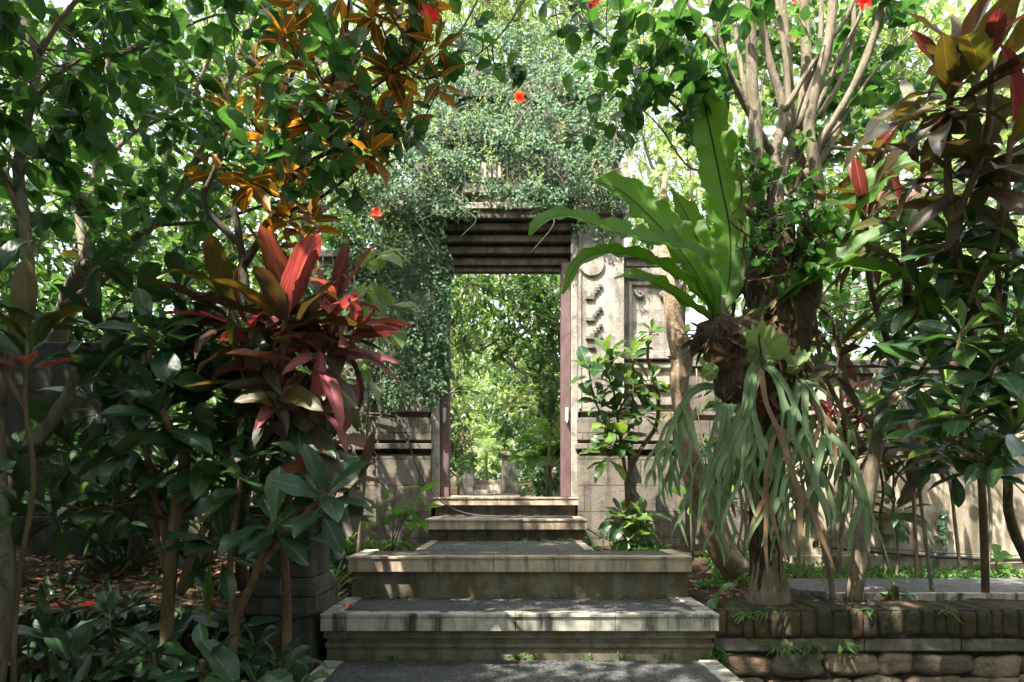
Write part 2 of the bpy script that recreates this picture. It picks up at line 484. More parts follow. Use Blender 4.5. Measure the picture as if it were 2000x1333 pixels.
def brick_mat():
    t = NT('brick'); g = t.n('NewGeometry'); p = t.obj()
    base = t.ramp(g.outputs['Random Per Island'], [(0, (.07, .06, .042)), (.35, (.10, .075, .05)), (.6, (.15, .078, .042)), (.8, (.12, .10, .07)), (1, (.06, .055, .042))])
    col = t.mix(t.ramp(t.noise(6, 6, .7, p), [(.38, 0.), (.55, .85)]), base, (.045, .045, .022))
    col = t.mix(t.ramp(t.noise(26, 5, .65, p), [(.5, 0.), (.7, .6)]), col, (.03, .026, .02))
    return t.end(t.pbr(col, .92, t.bump(t.noise(45, 5, .7, p), .9, .012), .2))
M['brick'] = brick_mat()
def rubble_mat():
    t = NT('rubble'); g = t.n('NewGeometry'); p = t.obj()
    base = t.ramp(g.outputs['Random Per Island'], [(0, (.10, .09, .075)), (.3, (.19, .14, .095)), (.55, (.27, .20, .15)), (.8, (.17, .15, .12)), (1, (.22, .13, .08))])
    col = t.mix(t.ramp(t.noise(7, 5, .7, p), [(.45, 0.), (.65, .75)]), base, (.05, .045, .03))
    return t.end(t.pbr(col, .9, t.bump(t.noise(20, 6, .7, p), .9, .02), .25))
M['rubble'] = rubble_mat()
def pebble_mat(name, a, b, scale=150):
    t = NT(name); p = t.obj(); vo = t.n('TexVoronoi'); vo.inputs['Scale'].default_value = scale; t.l(p, vo.inputs['Vector'])
    col = t.mix(t.ramp(vo.outputs['Color'], [(.2, 0.), (.9, 1.)]), a, b)
    col = t.mix(t.ramp(t.noise(2.5, 5, .65, p), [(.5, 0.), (.75, .35)]), col, tuple(min(1, 1.4 * x) for x in b))
    col = t.mix(t.ramp(t.noise(7, 4, .65, p), [(.5, 0.), (.66, .75)]), col, (.025, .028, .018))
    return t.end(t.pbr(col, .62, t.bump(t.math('SUBTRACT', 1.0, vo.outputs['Distance']), .9, .006), .5))
M['pebble'] = pebble_mat('pebble_wash', (.014, .0145, .015), (.125, .125, .12), 105)
M['pebble_side'] = pebble_mat('pebble_side', (.035, .038, .042), (.17, .175, .18), 110)
def soil_mat():
    t = NT('soil'); p = t.obj(); a = t.noise(5, 8, .7, p); b = t.noise(40, 5, .7, p)
    col = t.ramp(a, [(.3, (.025, .02, .013)), (.55, (.065, .048, .03)), (.75, (.12, .09, .055))])
    col = t.mix(t.ramp(b, [(.5, 0.), (.7, .6)]), col, (.16, .11, .07))
    return t.end(t.pbr(col, .95, t.bump(t.math('ADD', a, b), 1.0, .03), .15))
M['soil'] = soil_mat()
def paint_mat():
    t = NT('maroon_timber'); p = t.obj((1, 1, .25))
    a = t.noise(22, 5, .65, p); b = t.noise(5, 5, .7, t.obj())
    col = t.ramp(a, [(.3, (.09, .052, .053)), (.7, (.17, .105, .10))])
    col = t.mix(t.ramp(b, [(.60, 0.), (.68, .6)]), col, (.42, .33, .28))
    return t.end(t.pbr(col, .6, t.bump(a, .3, .004), .4))
M['maroon'] = paint_mat()
def plain(name, col, rough=.5, metal=0.0, nscale=30, var=.35):
    t = NT(name); a = t.noise(nscale, 4, .6, t.obj())
    c = t.mix(t.math('MULTIPLY', a, var), col, tuple(x * .35 for x in col))
    b = t.pbr(c, rough, t.bump(a, .15, .003)); b.inputs['Metallic'].default_value = metal
    return t.end(b)
M['hinge'] = plain('hinge_white', (.62, .60, .56), .45)
M['cable'] = plain('cable_rubber', (.035, .035, .038), .45)
M['cable_pale'] = plain('cable_grey', (.16, .155, .15), .45)
M['lamp'] = plain('lamp_metal', (.05, .05, .055), .35, .6)
M['glass_cover'] = plain('lamp_glass', (.30, .32, .34), .15)
M['saucer'] = plain('orange_plastic', (.75, .14, .03), .45)
M['petal'] = leaf_mat('red_petal', [(.75, .02, .03), (.85, .05, .03)], (.5, 0, 0), trans=.4, tcol=(1.2, .4, .3), rough=.5)
M['petal_o'] = leaf_mat('orange_petal', [(.85, .12, .06), (.9, .2, .1)], (.6, .05, 0), trans=.4, tcol=(1.2, .5, .3), rough=.5)

M['bark'] = bark_mat('bark_grey', (.075, .06, .042), (.28, .235, .17), (.15, .125, .085), 26, bump=1.1, lichen=(.20, .19, .13))
M['bark_pale'] = bark_mat('bark_pale', (.08, .068, .045), (.26, .225, .16), (.14, .13, .085), 22, bump=1.0, lichen=(.22, .24, .15))
M['bark_dark'] = bark_mat('bark_dark', (.022, .018, .013), (.085, .07, .05), None, 22)
M['bark_brown'] = bark_mat('bark_brown', (.06, .038, .022), (.22, .15, .09), (.10, .07, .042), 20)
M['bark_flaky'] = bark_mat('bark_flaky', (.09, .055, .035), (.46, .34, .25), (.20, .15, .075), 26, bump=1.3, stretch=.6, lichen=(.20, .22, .07))
M['stem_green'] = bark_mat('stem_green', (.05, .06, .025), (.16, .17, .08), None, 20)
M['root_mass'] = bark_mat('root_mass', (.02, .013, .008), (.11, .07, .04), (.05, .035, .02), 45, bump=1.4, stretch=.35)

M['hib'] = leaf_mat('hibiscus_leaf', [(.028, .085, .022), (.04, .12, .028), (.055, .15, .028), (.035, .10, .035)], (.12, .22, .07), .012, .5, 6, .25, trans=.4, rough=.42, spots=(.12, .10, .03), tcol=(1.05, 1.0, .6), tgain=2.0)
M['hib_light'] = leaf_mat('hibiscus_leaf_light', [(.06, .16, .025), (.10, .22, .03), (.085, .19, .03)], (.2, .3, .08), .012, .5, 6, .25, trans=.5, rough=.45)
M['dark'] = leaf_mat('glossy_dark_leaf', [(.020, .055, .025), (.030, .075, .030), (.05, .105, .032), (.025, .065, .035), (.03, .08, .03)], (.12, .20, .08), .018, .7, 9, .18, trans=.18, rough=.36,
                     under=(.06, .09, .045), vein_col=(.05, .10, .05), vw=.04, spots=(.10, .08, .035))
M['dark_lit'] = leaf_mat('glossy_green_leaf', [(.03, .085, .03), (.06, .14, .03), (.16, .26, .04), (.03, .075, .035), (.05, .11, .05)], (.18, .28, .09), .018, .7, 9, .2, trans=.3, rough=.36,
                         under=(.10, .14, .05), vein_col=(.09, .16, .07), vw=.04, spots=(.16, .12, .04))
M['ivy'] = leaf_mat('climbing_fig_leaf', [(.045, .10, .048), (.07, .145, .07), (.13, .21, .11), (.06, .125, .065), (.085, .165, .075)], (.15, .22, .1), .0, 0, trans=.22, rough=.55, spec=.3)
M['ivy_pale'] = leaf_mat('young_climber_leaf', [(.14, .23, .10), (.21, .31, .15), (.17, .27, .12)], (.2, .3, .1), .0, 0, trans=.35, rough=.4)
M['croton'] = leaf_mat('croton_leaf', [(.018, .034, .010), (.03, .03, .010), (.04, .055, .012), (.12, .06, .012), (.34, .16, .02), (.42, .15, .015)], (.80, .40, .05), .028, .9, 9, .85, (.78, .38, .04),
                       trans=.42, tcol=(1.05, .92, .5), rough=.4, vw=.075, slope=1.7, tgain=1.8)
M['cord_old'] = leaf_mat('cordyline_old_leaf', [(.028, .048, .024), (.045, .045, .026), (.065, .038, .03), (.032, .06, .025), (.05, .06, .035)], (.14, .07, .04), .015, .5, 26, .10, (.10, .03, .02),
                         trans=.28, tcol=(1.4, .8, .35), rough=.33, under=(.10, .07, .06), vw=.10, slope=1.6, streak=(.4, (.13, .065, .025)), tgain=1.4, spots=(.15, .09, .05))
M['cord_red'] = leaf_mat('cordyline_red_leaf', [(.46, .07, .10), (.52, .17, .18), (.16, .035, .05), (.42, .17, .09), (.30, .06, .08), (.08, .05, .035)], (.55, .22, .22), .018, .6, 26, .2, (.20, .02, .03),
                         trans=.36, tcol=(1.2, .65, .5), rough=.35, edge=(.4, (.09, .035, .035)), vw=.10, slope=1.6, streak=(.6, (.07, .035, .03)), tgain=1.5)
M['cord_olive'] = leaf_mat('cordyline_olive_leaf', [(.06, .105, .026), (.085, .09, .028), (.13, .105, .032), (.05, .085, .026)], (.2, .16, .06), .02, .6, 24, .14, (.2, .12, .04),
                           trans=.34, tcol=(1.2, .9, .35), rough=.35, vw=.10, slope=1.6, streak=(.4, (.16, .08, .025)), tgain=1.2, spots=(.18, .10, .04))
M['fern'] = leaf_mat('nest_fern_frond', [(.085, .20, .028), (.105, .225, .035), (.075, .18, .025)], (.012, .010, .008), .022, .95, 40, .20, (.03, .09, .012), trans=.5, rough=.48, slope=.12, vw=.14, tgain=2.1, spec=.35, spots=(.10, .11, .03),
                     tcol=(1.0, 1.0, .35))
M['stag'] = leaf_mat('staghorn_frond', [(.13, .20, .11), (.20, .27, .145), (.10, .165, .09), (.26, .32, .18)], (.3, .38, .25), .0, 0, trans=.22, rough=.75, tcol=(1, 1, .7), spec=.15, spots=(.17, .12, .06))
M['shield'] = leaf_mat('shield_frond', [(.20, .28, .10), (.26, .34, .15)], (.35, .45, .22), .0, 0, trans=.25, rough=.65, spots=None, spec=.25, tcol=(1, 1, .6))
M['shield_brown'] = leaf_mat('shield_frond_brown', [(.085, .045, .025), (.12, .065, .035)], (.1, .05, .03), .0, 0, trans=.15, rough=.85, spec=.15, tcol=(1.2, .8, .5))
M['far'] = leaf_mat('far_leaf', [(.045, .10, .028), (.08, .155, .045), (.13, .22, .06), (.06, .12, .035)], (.1, .2, .05), .0, 0, trans=.42, rough=.38, tcol=(1.0, 1.0, .62), tgain=1.9)
M['far_lime'] = leaf_mat('far_lime_leaf', [(.14, .22, .07), (.23, .31, .12), (.18, .26, .09), (.32, .38, .20)], (.1, .2, .05), .0, 0, trans=.45, rough=.42, tcol=(1.0, 1.0, .65), tgain=1.8)
M['far_deep'] = leaf_mat('far_deep_leaf', [(.03, .08, .03), (.05, .12, .035), (.035, .09, .03), (.10, .2, .04)], (.1, .2, .05), .0, 0, trans=.4, rough=.4)
M['palm'] = leaf_mat('palm_leaf', [(.05, .13, .02), (.08, .18, .03), (.12, .22, .04)], (.2, .3, .1), .03, .4, trans=.4, rough=.35)
M['grass'] = leaf_mat('grass_blade', [(.05, .13, .025), (.09, .20, .04), (.12, .23, .06)], (.2, .3, .1), .0, 0, trans=.35, rough=.5)
M['varieg'] = leaf_mat('striped_blade', [(.05, .12, .04), (.07, .15, .05)], (.10, .2, .08), .0, 0, trans=.3, rough=.4, edge=(.9, (.45, .5, .35)))
M['dead'] = leaf_mat('dead_leaf', [(.16, .095, .05), (.24, .16, .09), (.10, .06, .035), (.30, .2, .12), (.14, .07, .04)], (.2, .14, .08), .02, .5, trans=.15, rough=.8, tcol=(1, .7, .4))
M['yellow'] = leaf_mat('yellow_leaf', [(.65, .42, .03), (.7, .5, .05)], (.5, .4, .1), .02, .5, trans=.4, rough=.45, tcol=(1.2, .9, .3), tgain=1.3)
# ------------------------------------------------------------------ ground
def lump(mb, c, r, rg, n=14, m=8, e=3.2, k0=1.0):
    th = np.linspace(0, math.pi, m); ph = np.linspace(0, 2 * math.pi, n, endpoint=False)
    p = rg.uniform(0, 6, 8); V = []
    for t in th:
        for q in ph:
            k = 1 + k0 * (.10 * math.sin(2 * q + p[0]) + .08 * math.sin(3 * q + p[1] + t) + .07 * math.sin(5 * q + p[2] - 2 * t)) + rg.uniform(-.02, .02)
            dx, dy, dz = math.sin(t) * math.cos(q), math.cos(t), math.sin(t) * math.sin(q)
            s = (abs(dx) ** e + abs(dy) ** e + abs(dz) ** e) ** (-1 / e)
            V.append((c[0] + dx * s * r[0] * k, c[1] + dy * s * r[1], c[2] + dz * s * r[2] * k))
    f = [(i * n + j, i * n + (j + 1) % n, (i + 1) * n + (j + 1) % n, (i + 1) * n + j) for i in range(m - 1) for j in range(n)]
    mb.add(V, f)
def gz(x, y):
    x = np.asarray(x, float); y = np.asarray(y, float)
    sm = lambda a, b, t: np.clip((t - a) / (b - a), 0, 1) ** 2 * (3 - 2 * np.clip((t - a) / (b - a), 0, 1))
    z = -.45 + .66 * sm(3.84, 3.96, y)
    left = sm(4.2, 5.3, y) * .20 * (1 - sm(-1.2, 2.3, x) * 0) * (x < 1.6)
    z = z + np.where(x < 1.1, left, .18 * sm(4.8, 6.0, y) * (1 - sm(1.9, 2.6, x)))
    inside = (x > -1.12) & (x < 1.2) & (y < 4.7)
    z = np.where(inside & (y > 3.7), np.minimum(z, .10), z)
    z = z + (.70 - .40) * sm(6.6, 7.3, y) + .10 * sm(9, 17, y) + .38 * sm(18.0, 20.0, y) + .25 * sm(22, 60, y)
    return z
def axis(parts):
    o = []
    for a, b, s in parts: o += list(np.arange(a, b, s))
    return np.array(o + [parts[-1][1]])
gx = axis([(-90, -20, 10), (-20, -6, 1.0), (-6, 6, .08), (6, 20, 1.0), (20, 90, 10)])
gy = axis([(-30, 2, 2.0), (2, 3.7, .25), (3.7, 8, .06), (8, 22, .3), (22, 130, 9)])
GX, GY = np.meshgrid(gx, gy)
rg = np.random.default_rng(3)
GZ = gz(GX, GY) + .012 * np.sin(GX * 7.1 + GY * 3) + .012 * np.sin(GY * 9.3 - GX * 4.1) + rg.uniform(-.008, .008, GX.shape)
nx, ny = len(gx), len(gy)
ii = np.arange(nx * ny).reshape(ny, nx)
fc = np.stack([ii[:-1, :-1], ii[:-1, 1:], ii[1:, 1:], ii[1:, :-1]], -1).reshape(-1, 4)
g = raw('ground', np.stack([GX, GY, GZ], -1).reshape(-1, 3), fc, M['soil'], base=(0, 0, 0))
tag(g, 'brown garden soil with fallen leaves', kind='structure')

# lower path the photographer stands on
PL, PR = -.986, 1.08
mb = MB(); mb.box(PL + .10, PR - .10, -3, 3.60, -.42, -.004)
o = mb.build('lower_path', M['pebble'], base=(0, 0, 0)); tag(o, 'dark pebble path below the steps', kind='structure')
mb = MB()
for x0, x1 in ((PL, PL + .10), (PR - .10, PR)):
    for k in range(13): mb.box(x0, x1, -3 + k * .51, -3 + (k + 1) * .51 - .004 if k < 12 else 3.6, -.43, 0)
o = mb.build('path_edging', M['nosing_pale'], bevel=.004, base=(0, 0, 0)); tag(o, 'pale tile edging along the lower path', kind='structure')

# ------------------------------------------------------------------ the steps: one flight, each step a part
steps = thing('garden_steps', 'flight of pebble steps with cream tile nosings rising to the stone doorway', 'steps', (0, 3.6, 0))
def nosing(x0, x1, y0, ztop, h, m, parent, cuts, seed, back=None, sw=.095, thick=.028):
    """front tiles with uneven joints, a tile strip on the top front edge and one down each side"""
    rg = np.random.default_rng(seed)
    mb = MB(); c = [x0] + [x0 + (x1 - x0) * f for f in cuts] + [x1]
    for a, b in zip(c[:-1], c[1:]):
        e = rg.uniform(-.0015, .0015)
        mb.box(a + .0012, b - .0012, y0 - .012 + e, y0 + .02, ztop - h, ztop - .014)
    for a, b in zip(c[:-1], c[1:]):
        e = rg.uniform(-.001, .001)
        mb.box(a + .001, b - .001, y0 - .02 + e, y0 + .075, ztop - .0135, ztop + .004 + e)
    if back:
        for xa, xb in ((x0, x0 + sw), (x1 - sw, x1)):
            yy = y0 + .077
            while yy < back:
                y2 = min(yy + .3, back); mb.box(xa, xb, yy + .001, y2 - .001, ztop - .0135, ztop + .0035); yy = y2
    return mb.build('nosing_tiles', m, parent, bevel=.003)
# step 1 (lowest): big moulded riser
m1 = MB()
m1.box(-.995, 1.075, 3.66, 4.5, -.43, .052)
m1.box(-1.0, 1.08, 3.645, 4.5, .052, .076)
m1.box(-.99, 1.07, 3.655, 4.5, .076, .105)
m1.box(-1.003, 1.085, 3.63, 4.5, .105, .142)
m1.box(-.993, 1.078, 3.625, 4.6, .142, .228)
s1 = m1.build('step', M['riser'], steps, bevel=.004)
nosing(-1.012, 1.093, 3.61, .238, .088, M['nosing_pale'], s1, [.225, .30, .49, .74], 1, 4.17)
MB().box(-.918, .998, 3.69, 4.165, .2, .236).build('tread', M['pebble'], s1)
# step 2: the landing, wide in front and narrow behind
m2 = MB()
m2.box(-.985, 1.083, 4.195, 4.66, -.1, .474); m2.box(-.64, .54, 4.66, 5.6, -.1, .474)
s2 = m2.build('step', M['riser'], steps, bevel=.004)
n2 = nosing(-1.0, 1.098, 4.17, .488, .092, M['nosing'], s2, [.186, .233, .423, .613, .807], 2, 4.66)
mb = MB(); mb.box(-.905, 1.003, 4.247, 4.6, .45, .486); mb.box(-.60, .50, 4.60, 5.53, .45, .4865)
mb.build('tread', M['pebble'], s2)
for xa in (-.66, .50):
    mb = MB()
    for k in range(3): mb.box(xa, xa + .06, 4.665 + k * .29, 4.95 + k * .29, .46, .4905)
    mb.build('side_tiles', M['nosing'], s2, bevel=.003)
# step 3
s3 = MB().box(-.675, .585, 5.53, 6.2, .3, .645).build('step', M['lintel_stone'], steps, bevel=.004)
nosing(-.70, .606, 5.5, .661, .082, M['nosing'], s3, [.21, .41, .60, .8], 3, 6.12, .08)
MB().box(-.62, .526, 5.577, 6.13, .62, .659).build('tread', M['pebble'], s3)
# step 4: threshold
s4 = MB().box(-.69, .57, 6.13, 7.3, .4, .818).build('step', M['lintel_stone'], steps, bevel=.004)
nosing(-.72, .595, 6.1, .833, .070, M['nosing'], s4, [.24, .47, .70], 4)
MB().box(-.69, .57, 6.176, 7.25, .80, .831).build('tread', M['pebble'], s4)

# ------------------------------------------------------------------ brick retaining wall on the right
rw = thing('brick_retaining_wall', 'low retaining wall of mossy upright bricks over rubble stone, right of the steps', 'wall', (2.9, 3.9, -.45))
mb = MB(); rg = np.random.default_rng(11); x = 1.125
while x < 5.4:
    w = rg.uniform(.058, .098); e = rg.uniform(-.011, .011); f = rg.uniform(-.010, .006)
    lump(mb, (x + w / 2, 3.94 + e, .155 + f), (w / 2 * 1.04, .165, .081 + rg.uniform(-.004, .004)), rg, 24, 17, 9, .22); x += w + rg.uniform(.001, .004)
b = mb.build('brick_coping', M['brick'], rw, smooth=True)
MB().box(1.115, 5.45, 3.789, 4.095, .0735, .230).build('mortar', M['mortar'], rw)
mb = MB()
x = 1.118
while x < 5.4:
    w = rg.uniform(.5, .9); mb.box(x, min(x + w - .006, 5.45), 3.79 + rg.uniform(-.004, .004), 4.0, -.004, .0715); x += w
mb.build('concrete_ledge', M['ledge'], rw, bevel=.01)
mb = MB(); MB().box(1.112, 5.45, 3.835, 4.0, -.5, -.006).build('rubble_mortar', M['mortar'], rw)
z = -.05
RH = [.135, .13, .12]
for row in range(3):
    x = 1.10 + rg.uniform(0, .1); h = RH[row]; zc = -.02 - sum(RH[:row]) - h / 2
    while x < 5.3:
        w = rg.uniform(.12, .42); lump(mb, (x + w / 2, 3.885, zc + rg.uniform(-.015, .015)), (w / 2 * .99, .085, h / 2 * rg.uniform(.9, 1.12)), rg, 20, 13, 5.5, .8); x += w * .97
mb.build('rubble_stones', M['rubble'], rw, smooth=True)

# left bed: dark mossy kerb wall
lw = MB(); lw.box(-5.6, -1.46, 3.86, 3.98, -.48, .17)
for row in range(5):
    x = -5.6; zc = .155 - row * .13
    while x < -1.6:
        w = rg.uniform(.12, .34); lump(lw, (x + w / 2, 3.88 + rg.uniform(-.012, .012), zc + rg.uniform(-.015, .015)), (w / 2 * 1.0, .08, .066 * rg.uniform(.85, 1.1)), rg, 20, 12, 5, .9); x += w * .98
o = lw.build('mossy_kerb_wall', M['shade_toned_stone'], smooth=True); tag(o, 'low dark mossy stone kerb holding the shaded planting bed on the left', 'wall')

# side walkway on the right
mb = MB(); V = []; n = 12
for k in range(n + 1):
    a = math.pi / 2 + math.pi * k / n; V.append((2.02 + .26 * math.cos(a), 4.575 + .325 * math.sin(a)))
V += [(9, 4.25), (9, 4.90)]
bot = [(a, b, .10) for a, b in V]; top = [(a, b, .262) for a, b in V]; N = len(V)
mb.add(bot + top, [tuple(range(N, 2 * N))] + [(i, (i + 1) % N, N + (i + 1) % N, N + i) for i in range(N)])
o = mb.build('side_walkway', M['pebble_side'], base=(0, 0, 0)); tag(o, 'grey pebble walkway running right along the wall', kind='structure')
mb = MB()
for k in range(14): mb.box(1.95 + k * .5, 2.446 + k * .5, 4.20, 4.25, .1, .262)
o = mb.build('walkway_edging', M['nosing_pale'], bevel=.006, base=(0, 0, 0)); tag(o, 'pale edging of the side walkway', kind='structure')

# ------------------------------------------------------------------ walls
w = thing('plaster_wall', 'stained beige plaster garden wall with grey coping, right of the gate', 'wall', (5.5, 6.0, .2))
MB().box(2.22, 9.5, 5.95, 6.15, .1, 1.90).build('wall_face', M['plaster'], w)
mb = MB(); mb.box(2.20, 9.5, 5.90, 6.20, 1.902, 1.99); mb.box(2.20, 9.5, 5.925, 6.175, 1.99, 2.03)
mb.build('coping', M['coping'], w, bevel=.008)
MB().box(2.22, 9.5, 5.915, 5.948, .1, .33).build('skirting', M['plaster'], w, bevel=.006)
sp = thing('wall_spout', 'rounded cream stone spout block sticking out of the plaster wall', 'spout', P(1745, 1040, 5.9))
mb = MB(); c = P(1745, 999, 5.78); lump(mb, c, (.17, .13, .062), np.random.default_rng(4)); mb.build('spout_block', M['nosing'], sp, smooth=True)
MB().box(c[0] - .05, c[0] + .11, 5.80, 5.948, c[2] - .20, c[2] - .055).build('bracket', M['plaster'], sp, bevel=.01)

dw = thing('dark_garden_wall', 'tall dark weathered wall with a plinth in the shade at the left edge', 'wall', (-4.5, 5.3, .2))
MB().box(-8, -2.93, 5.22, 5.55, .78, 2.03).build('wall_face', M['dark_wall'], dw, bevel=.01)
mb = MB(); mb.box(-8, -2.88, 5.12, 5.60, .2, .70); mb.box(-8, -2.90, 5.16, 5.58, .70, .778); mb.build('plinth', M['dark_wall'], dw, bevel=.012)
o = MB().box(-2.90, -1.78, 6.45, 6.7, .2, 1.42).build('low_block_wall', M['gate_block'], bevel=.01)
tag(o, 'low block wall half hidden behind shrubs between the dark wall and the gate', 'wall')

# ------------------------------------------------------------------ the gate
gate = thing('temple_gate', 'weathered carved stone gate with an open doorway, overgrown by climbing fig', 'gate', (-.05, 6.5, .4))
def stack(mb, x0, x1, rows, back):
    for z0, z1, f, e in rows: mb.box(x0 - e, x1 + e, f, back, z0, z1)
rows = [(.30, 1.215, 6.075, .012), (1.215, 1.262, 6.17, -.02), (1.262, 1.312, 6.045, .03), (1.312, 1.345, 6.16, 0), (1.345, 1.545, 6.09, .015), (1.545, 1.60, 6.19, -.02)]
for (x0, x1) in ((.600, 1.02), (-1.20, -.735)):
    mb = MB(); stack(mb, x0, x1, rows, 6.5); mb.build('base_moulding', M['gate_block'], gate, bevel=.006)
for (x0, x1) in ((1.04, 1.56), (-1.80, -1.22)):
    mb = MB(); stack(mb, x0, x1, [(a, b, f + .11, e) for a, b, f, e in rows], 6.6); mb.build('wing_base', M['gate_block'], gate, bevel=.006)
mb = MB(); stack(mb, 1.60, 2.17, [(a, b, f + .26, e) for a, b, f, e in rows], 6.7); mb.box(1.60, 2.17, 6.40, 6.7, 1.60, 2.05); mb.box(1.58, 2.19, 6.36, 6.72, 2.05, 2.16)
mb.build('outer_wing', M['gate_block'], gate, bevel=.006)
# pilasters
mb = MB(); mb.box(.598, 1.010, 6.15, 6.6, 1.602, 3.30); pr = mb.build('pilaster', M['gate_stone'], gate, bevel=.01)
def steprel(px, py, pts, s=7.5):
    for (a, b, wd) in pts:
        c = P(px + a * .8, py + b * .85, 6.135); q = s * 6.135 / F
        mb.box(c[0], c[0] + q * wd, 6.128, 6.152, c[2] - q * .9, c[2])
for dy in (0, 82):
    mb = MB(); steprel(1147, 555 + dy - (0 if dy == 0 else 4), [(28, 0, 1), (21, 7, 1), (14, 14, 1.1), (7, 21, 1.2), (-4, 27, 2.2)]); mb.build('carved_blocks', M['gate_block'], pr, bevel=.002)
mb = MB(); steprel(1147, 600, [(27, 0, 1), (20, 8, 1), (13, 15, 1.1), (-3, 24, 2.3)]); mb.build('carved_blocks', M['gate_block'], pr, bevel=.002)
mb = MB(); steprel(1147, 655, [(28, 0, 1), (-2, 22, 2.2), (-2, 60, 2.2), (27, 52, 1), (20, 45, 1)])
mb.build('carved_blocks', M['gate_block'], pr, bevel=.002)
mb = MB(); c = P(1156, 517, 6.15); a = np.linspace(0, 2 * math.pi, 28, endpoint=False)
def disc(mb, c, r, y0, y1):
    V = [(c[0] + r * math.cos(t), y0, c[2] + r * math.sin(t)) for t in a] + [(c[0] + r * math.cos(t), y1, c[2] + r * math.sin(t)) for t in a]
    n = len(a); mb.add(V, [tuple(range(n)), tuple(range(n, 2 * n))[::-1]] + [(i, n + i, n + (i + 1) % n, (i + 1) % n) for i in range(n)])
disc(mb, c, .11, 6.128, 6.152)
mb.build('carved_disc', M['gate_stone'], pr, bevel=.006)
mb = MB()   # plain margins and upper cornice of the pilaster
mb.box(.600, .625, 6.138, 6.151, 1.63, 3.28); mb.box(.985, 1.008, 6.138, 6.151, 1.63, 3.28)
mb.build('margin', M['gate_stone'], pr, bevel=.003)
pl = MB().box(-1.19, -.737, 6.15, 6.6, 1.602, 3.30).build('pilaster', M['gate_stone'], gate, bevel=.01)
mb = MB()
for k in range(7): mb.box(-1.12 + .05 * k, -1.07 + .05 * k, 6.13, 6.152, 1.8 + .05 * k, 1.85 + .05 * k)
mb.build('carved_blocks', M['gate_block'], pl, bevel=.002)
for x0, x1 in ((.58, 1.03), (-1.21, -.72)):
    mb = MB(); mb.box(x0, x1, 6.11, 6.6, 3.302, 3.36); mb.box(x0 - .03, x1 + .03, 6.06, 6.6, 3.36, 3.42); mb.box(x0 + .02, x1 - .02, 6.13, 6.6, 3.42, 3.52)
    mb.build('capital', M['gate_stone'], gate, bevel=.006)
# recessed wing panels with a raised frame and corner volutes
for k, (x0, x1) in enumerate(((1.03, 1.55), (-1.79, -1.21))):
    q = MB().box(x0, x1, 6.30, 6.7, 1.602, 3.02).build('wing_panel', M['gate_stone'], gate, bevel=.006)
    mb = MB()
    mb.box(x0, x1, 6.235, 6.30, 2.86, 2.93); mb.box(x0, x1, 6.20, 6.70, 3.022, 3.08); mb.box(x0 + .01, x1 - .01, 6.25, 6.7, 2.95, 3.02)
    mb.box(x0 + .04, x0 + .075, 6.275, 6.30, 2.2, 2.82); mb.box(x0 + .075, x1 - .08, 6.275, 6.30, 2.785, 2.82); mb.box(x1 - .08, x1 - .045, 6.275, 6.30, 2.2, 2.82)
    mb.box(x0, x1, 6.24, 6.30, 2.10, 2.17); mb.box(x0, x1, 6.265, 6.30, 2.02, 2.07); mb.box(x0, x1, 6.22, 6.30, 1.86, 1.93); mb.box(x0 + .05, x1 - .06, 6.27, 6.30, 1.68, 1.80)
    mb.build('raised_frame', M['gate_stone'], q, bevel=.005)
    for sx, xx in ((1, x0 + .10), (-1, x1 - .11)):
        t = np.linspace(0, 4.6, 16); mb = MB()
        mb.tube([(xx + sx * (.05 - .045 * math.cos(v)) * (1 - v * .08), 6.28, 2.74 - .05 * math.sin(v) * (1 - v * .1) - .012 * v) for v in t], .016, 6, sub=1)
        mb.build('volute', M['gate_stone'], q, smooth=True)
# core, lintel and tower
mb = MB()
mb.box(.535, 1.56, 6.42, 7.1, .3, 3.0); mb.box(-1.80, -.655, 6.42, 7.1, .3, 3.0)
mb.box(.56, .60, 6.26, 7.1, .8, 3.3); mb.box(-.735, -.66, 6.26, 7.1, .8, 3.3)
mb.box(-1.19, 1.0, 6.45, 7.1, 3.26, 3.6); mb.box(.58, 1.0, 6.45, 7.1, 3.0, 3.255); mb.box(-1.19, -.72, 6.45, 7.1, 3.0, 3.255)
mb.build('gate_core', M['gate_block'], gate)
mb = MB()
for k, (za, zb, f) in enumerate([(2.965, 3.03, 6.27), (3.032, 3.055, 6.30), (3.057, 3.12, 6.225), (3.122, 3.145, 6.26), (3.147, 3.21, 6.18), (3.212, 3.235, 6.215), (3.237, 3.30, 6.135), (3.302, 3.32, 6.17), (3.322, 3.40, 6.09)]):
    mb.box(-.715, .575, f, 6.42 if za < 3.2 else 6.9, za, zb)
mb.build('lintel', M['lintel_stone'], gate, bevel=.012)
mb = MB(); mb.box(-.50, .34, 6.07, 6.6, 3.402, 3.46); mb.box(-.36, .21, 6.12, 6.6, 3.46, 3.54); mb.box(-.44, .29, 6.06, 6.6, 3.54, 3.62); mb.box(-.27, -.08, 6.04, 6.5, 3.62, 3.80)
for k in range(4): mb.box(-.25 + k * .043, -.225 + k * .043, 6.02, 6.05, 3.65, 3.78)
mb.build('pediment', M['gate_stone'], gate, bevel=.006)
mb = MB()
mb.box(-1.05, 1.12, 6.30, 7.15, 3.6, 3.70); mb.box(-.92, 1.0, 6.42, 7.1, 3.70, 4.15); mb.box(-1.0, 1.08, 6.36, 7.12, 4.15, 4.25)
mb.box(-.68, .80, 6.5, 7.05, 4.25, 4.62); mb.box(-.75, .87, 6.45, 7.08, 4.62, 4.72); mb.box(-.42, .56, 6.6, 7.0, 4.72, 5.0)
mb.build('tower', M['tower_stone'], gate, bevel=.01)
mb = MB()
t = np.linspace(0, 4.4, 14); c = P(1212, 332, 6.2)
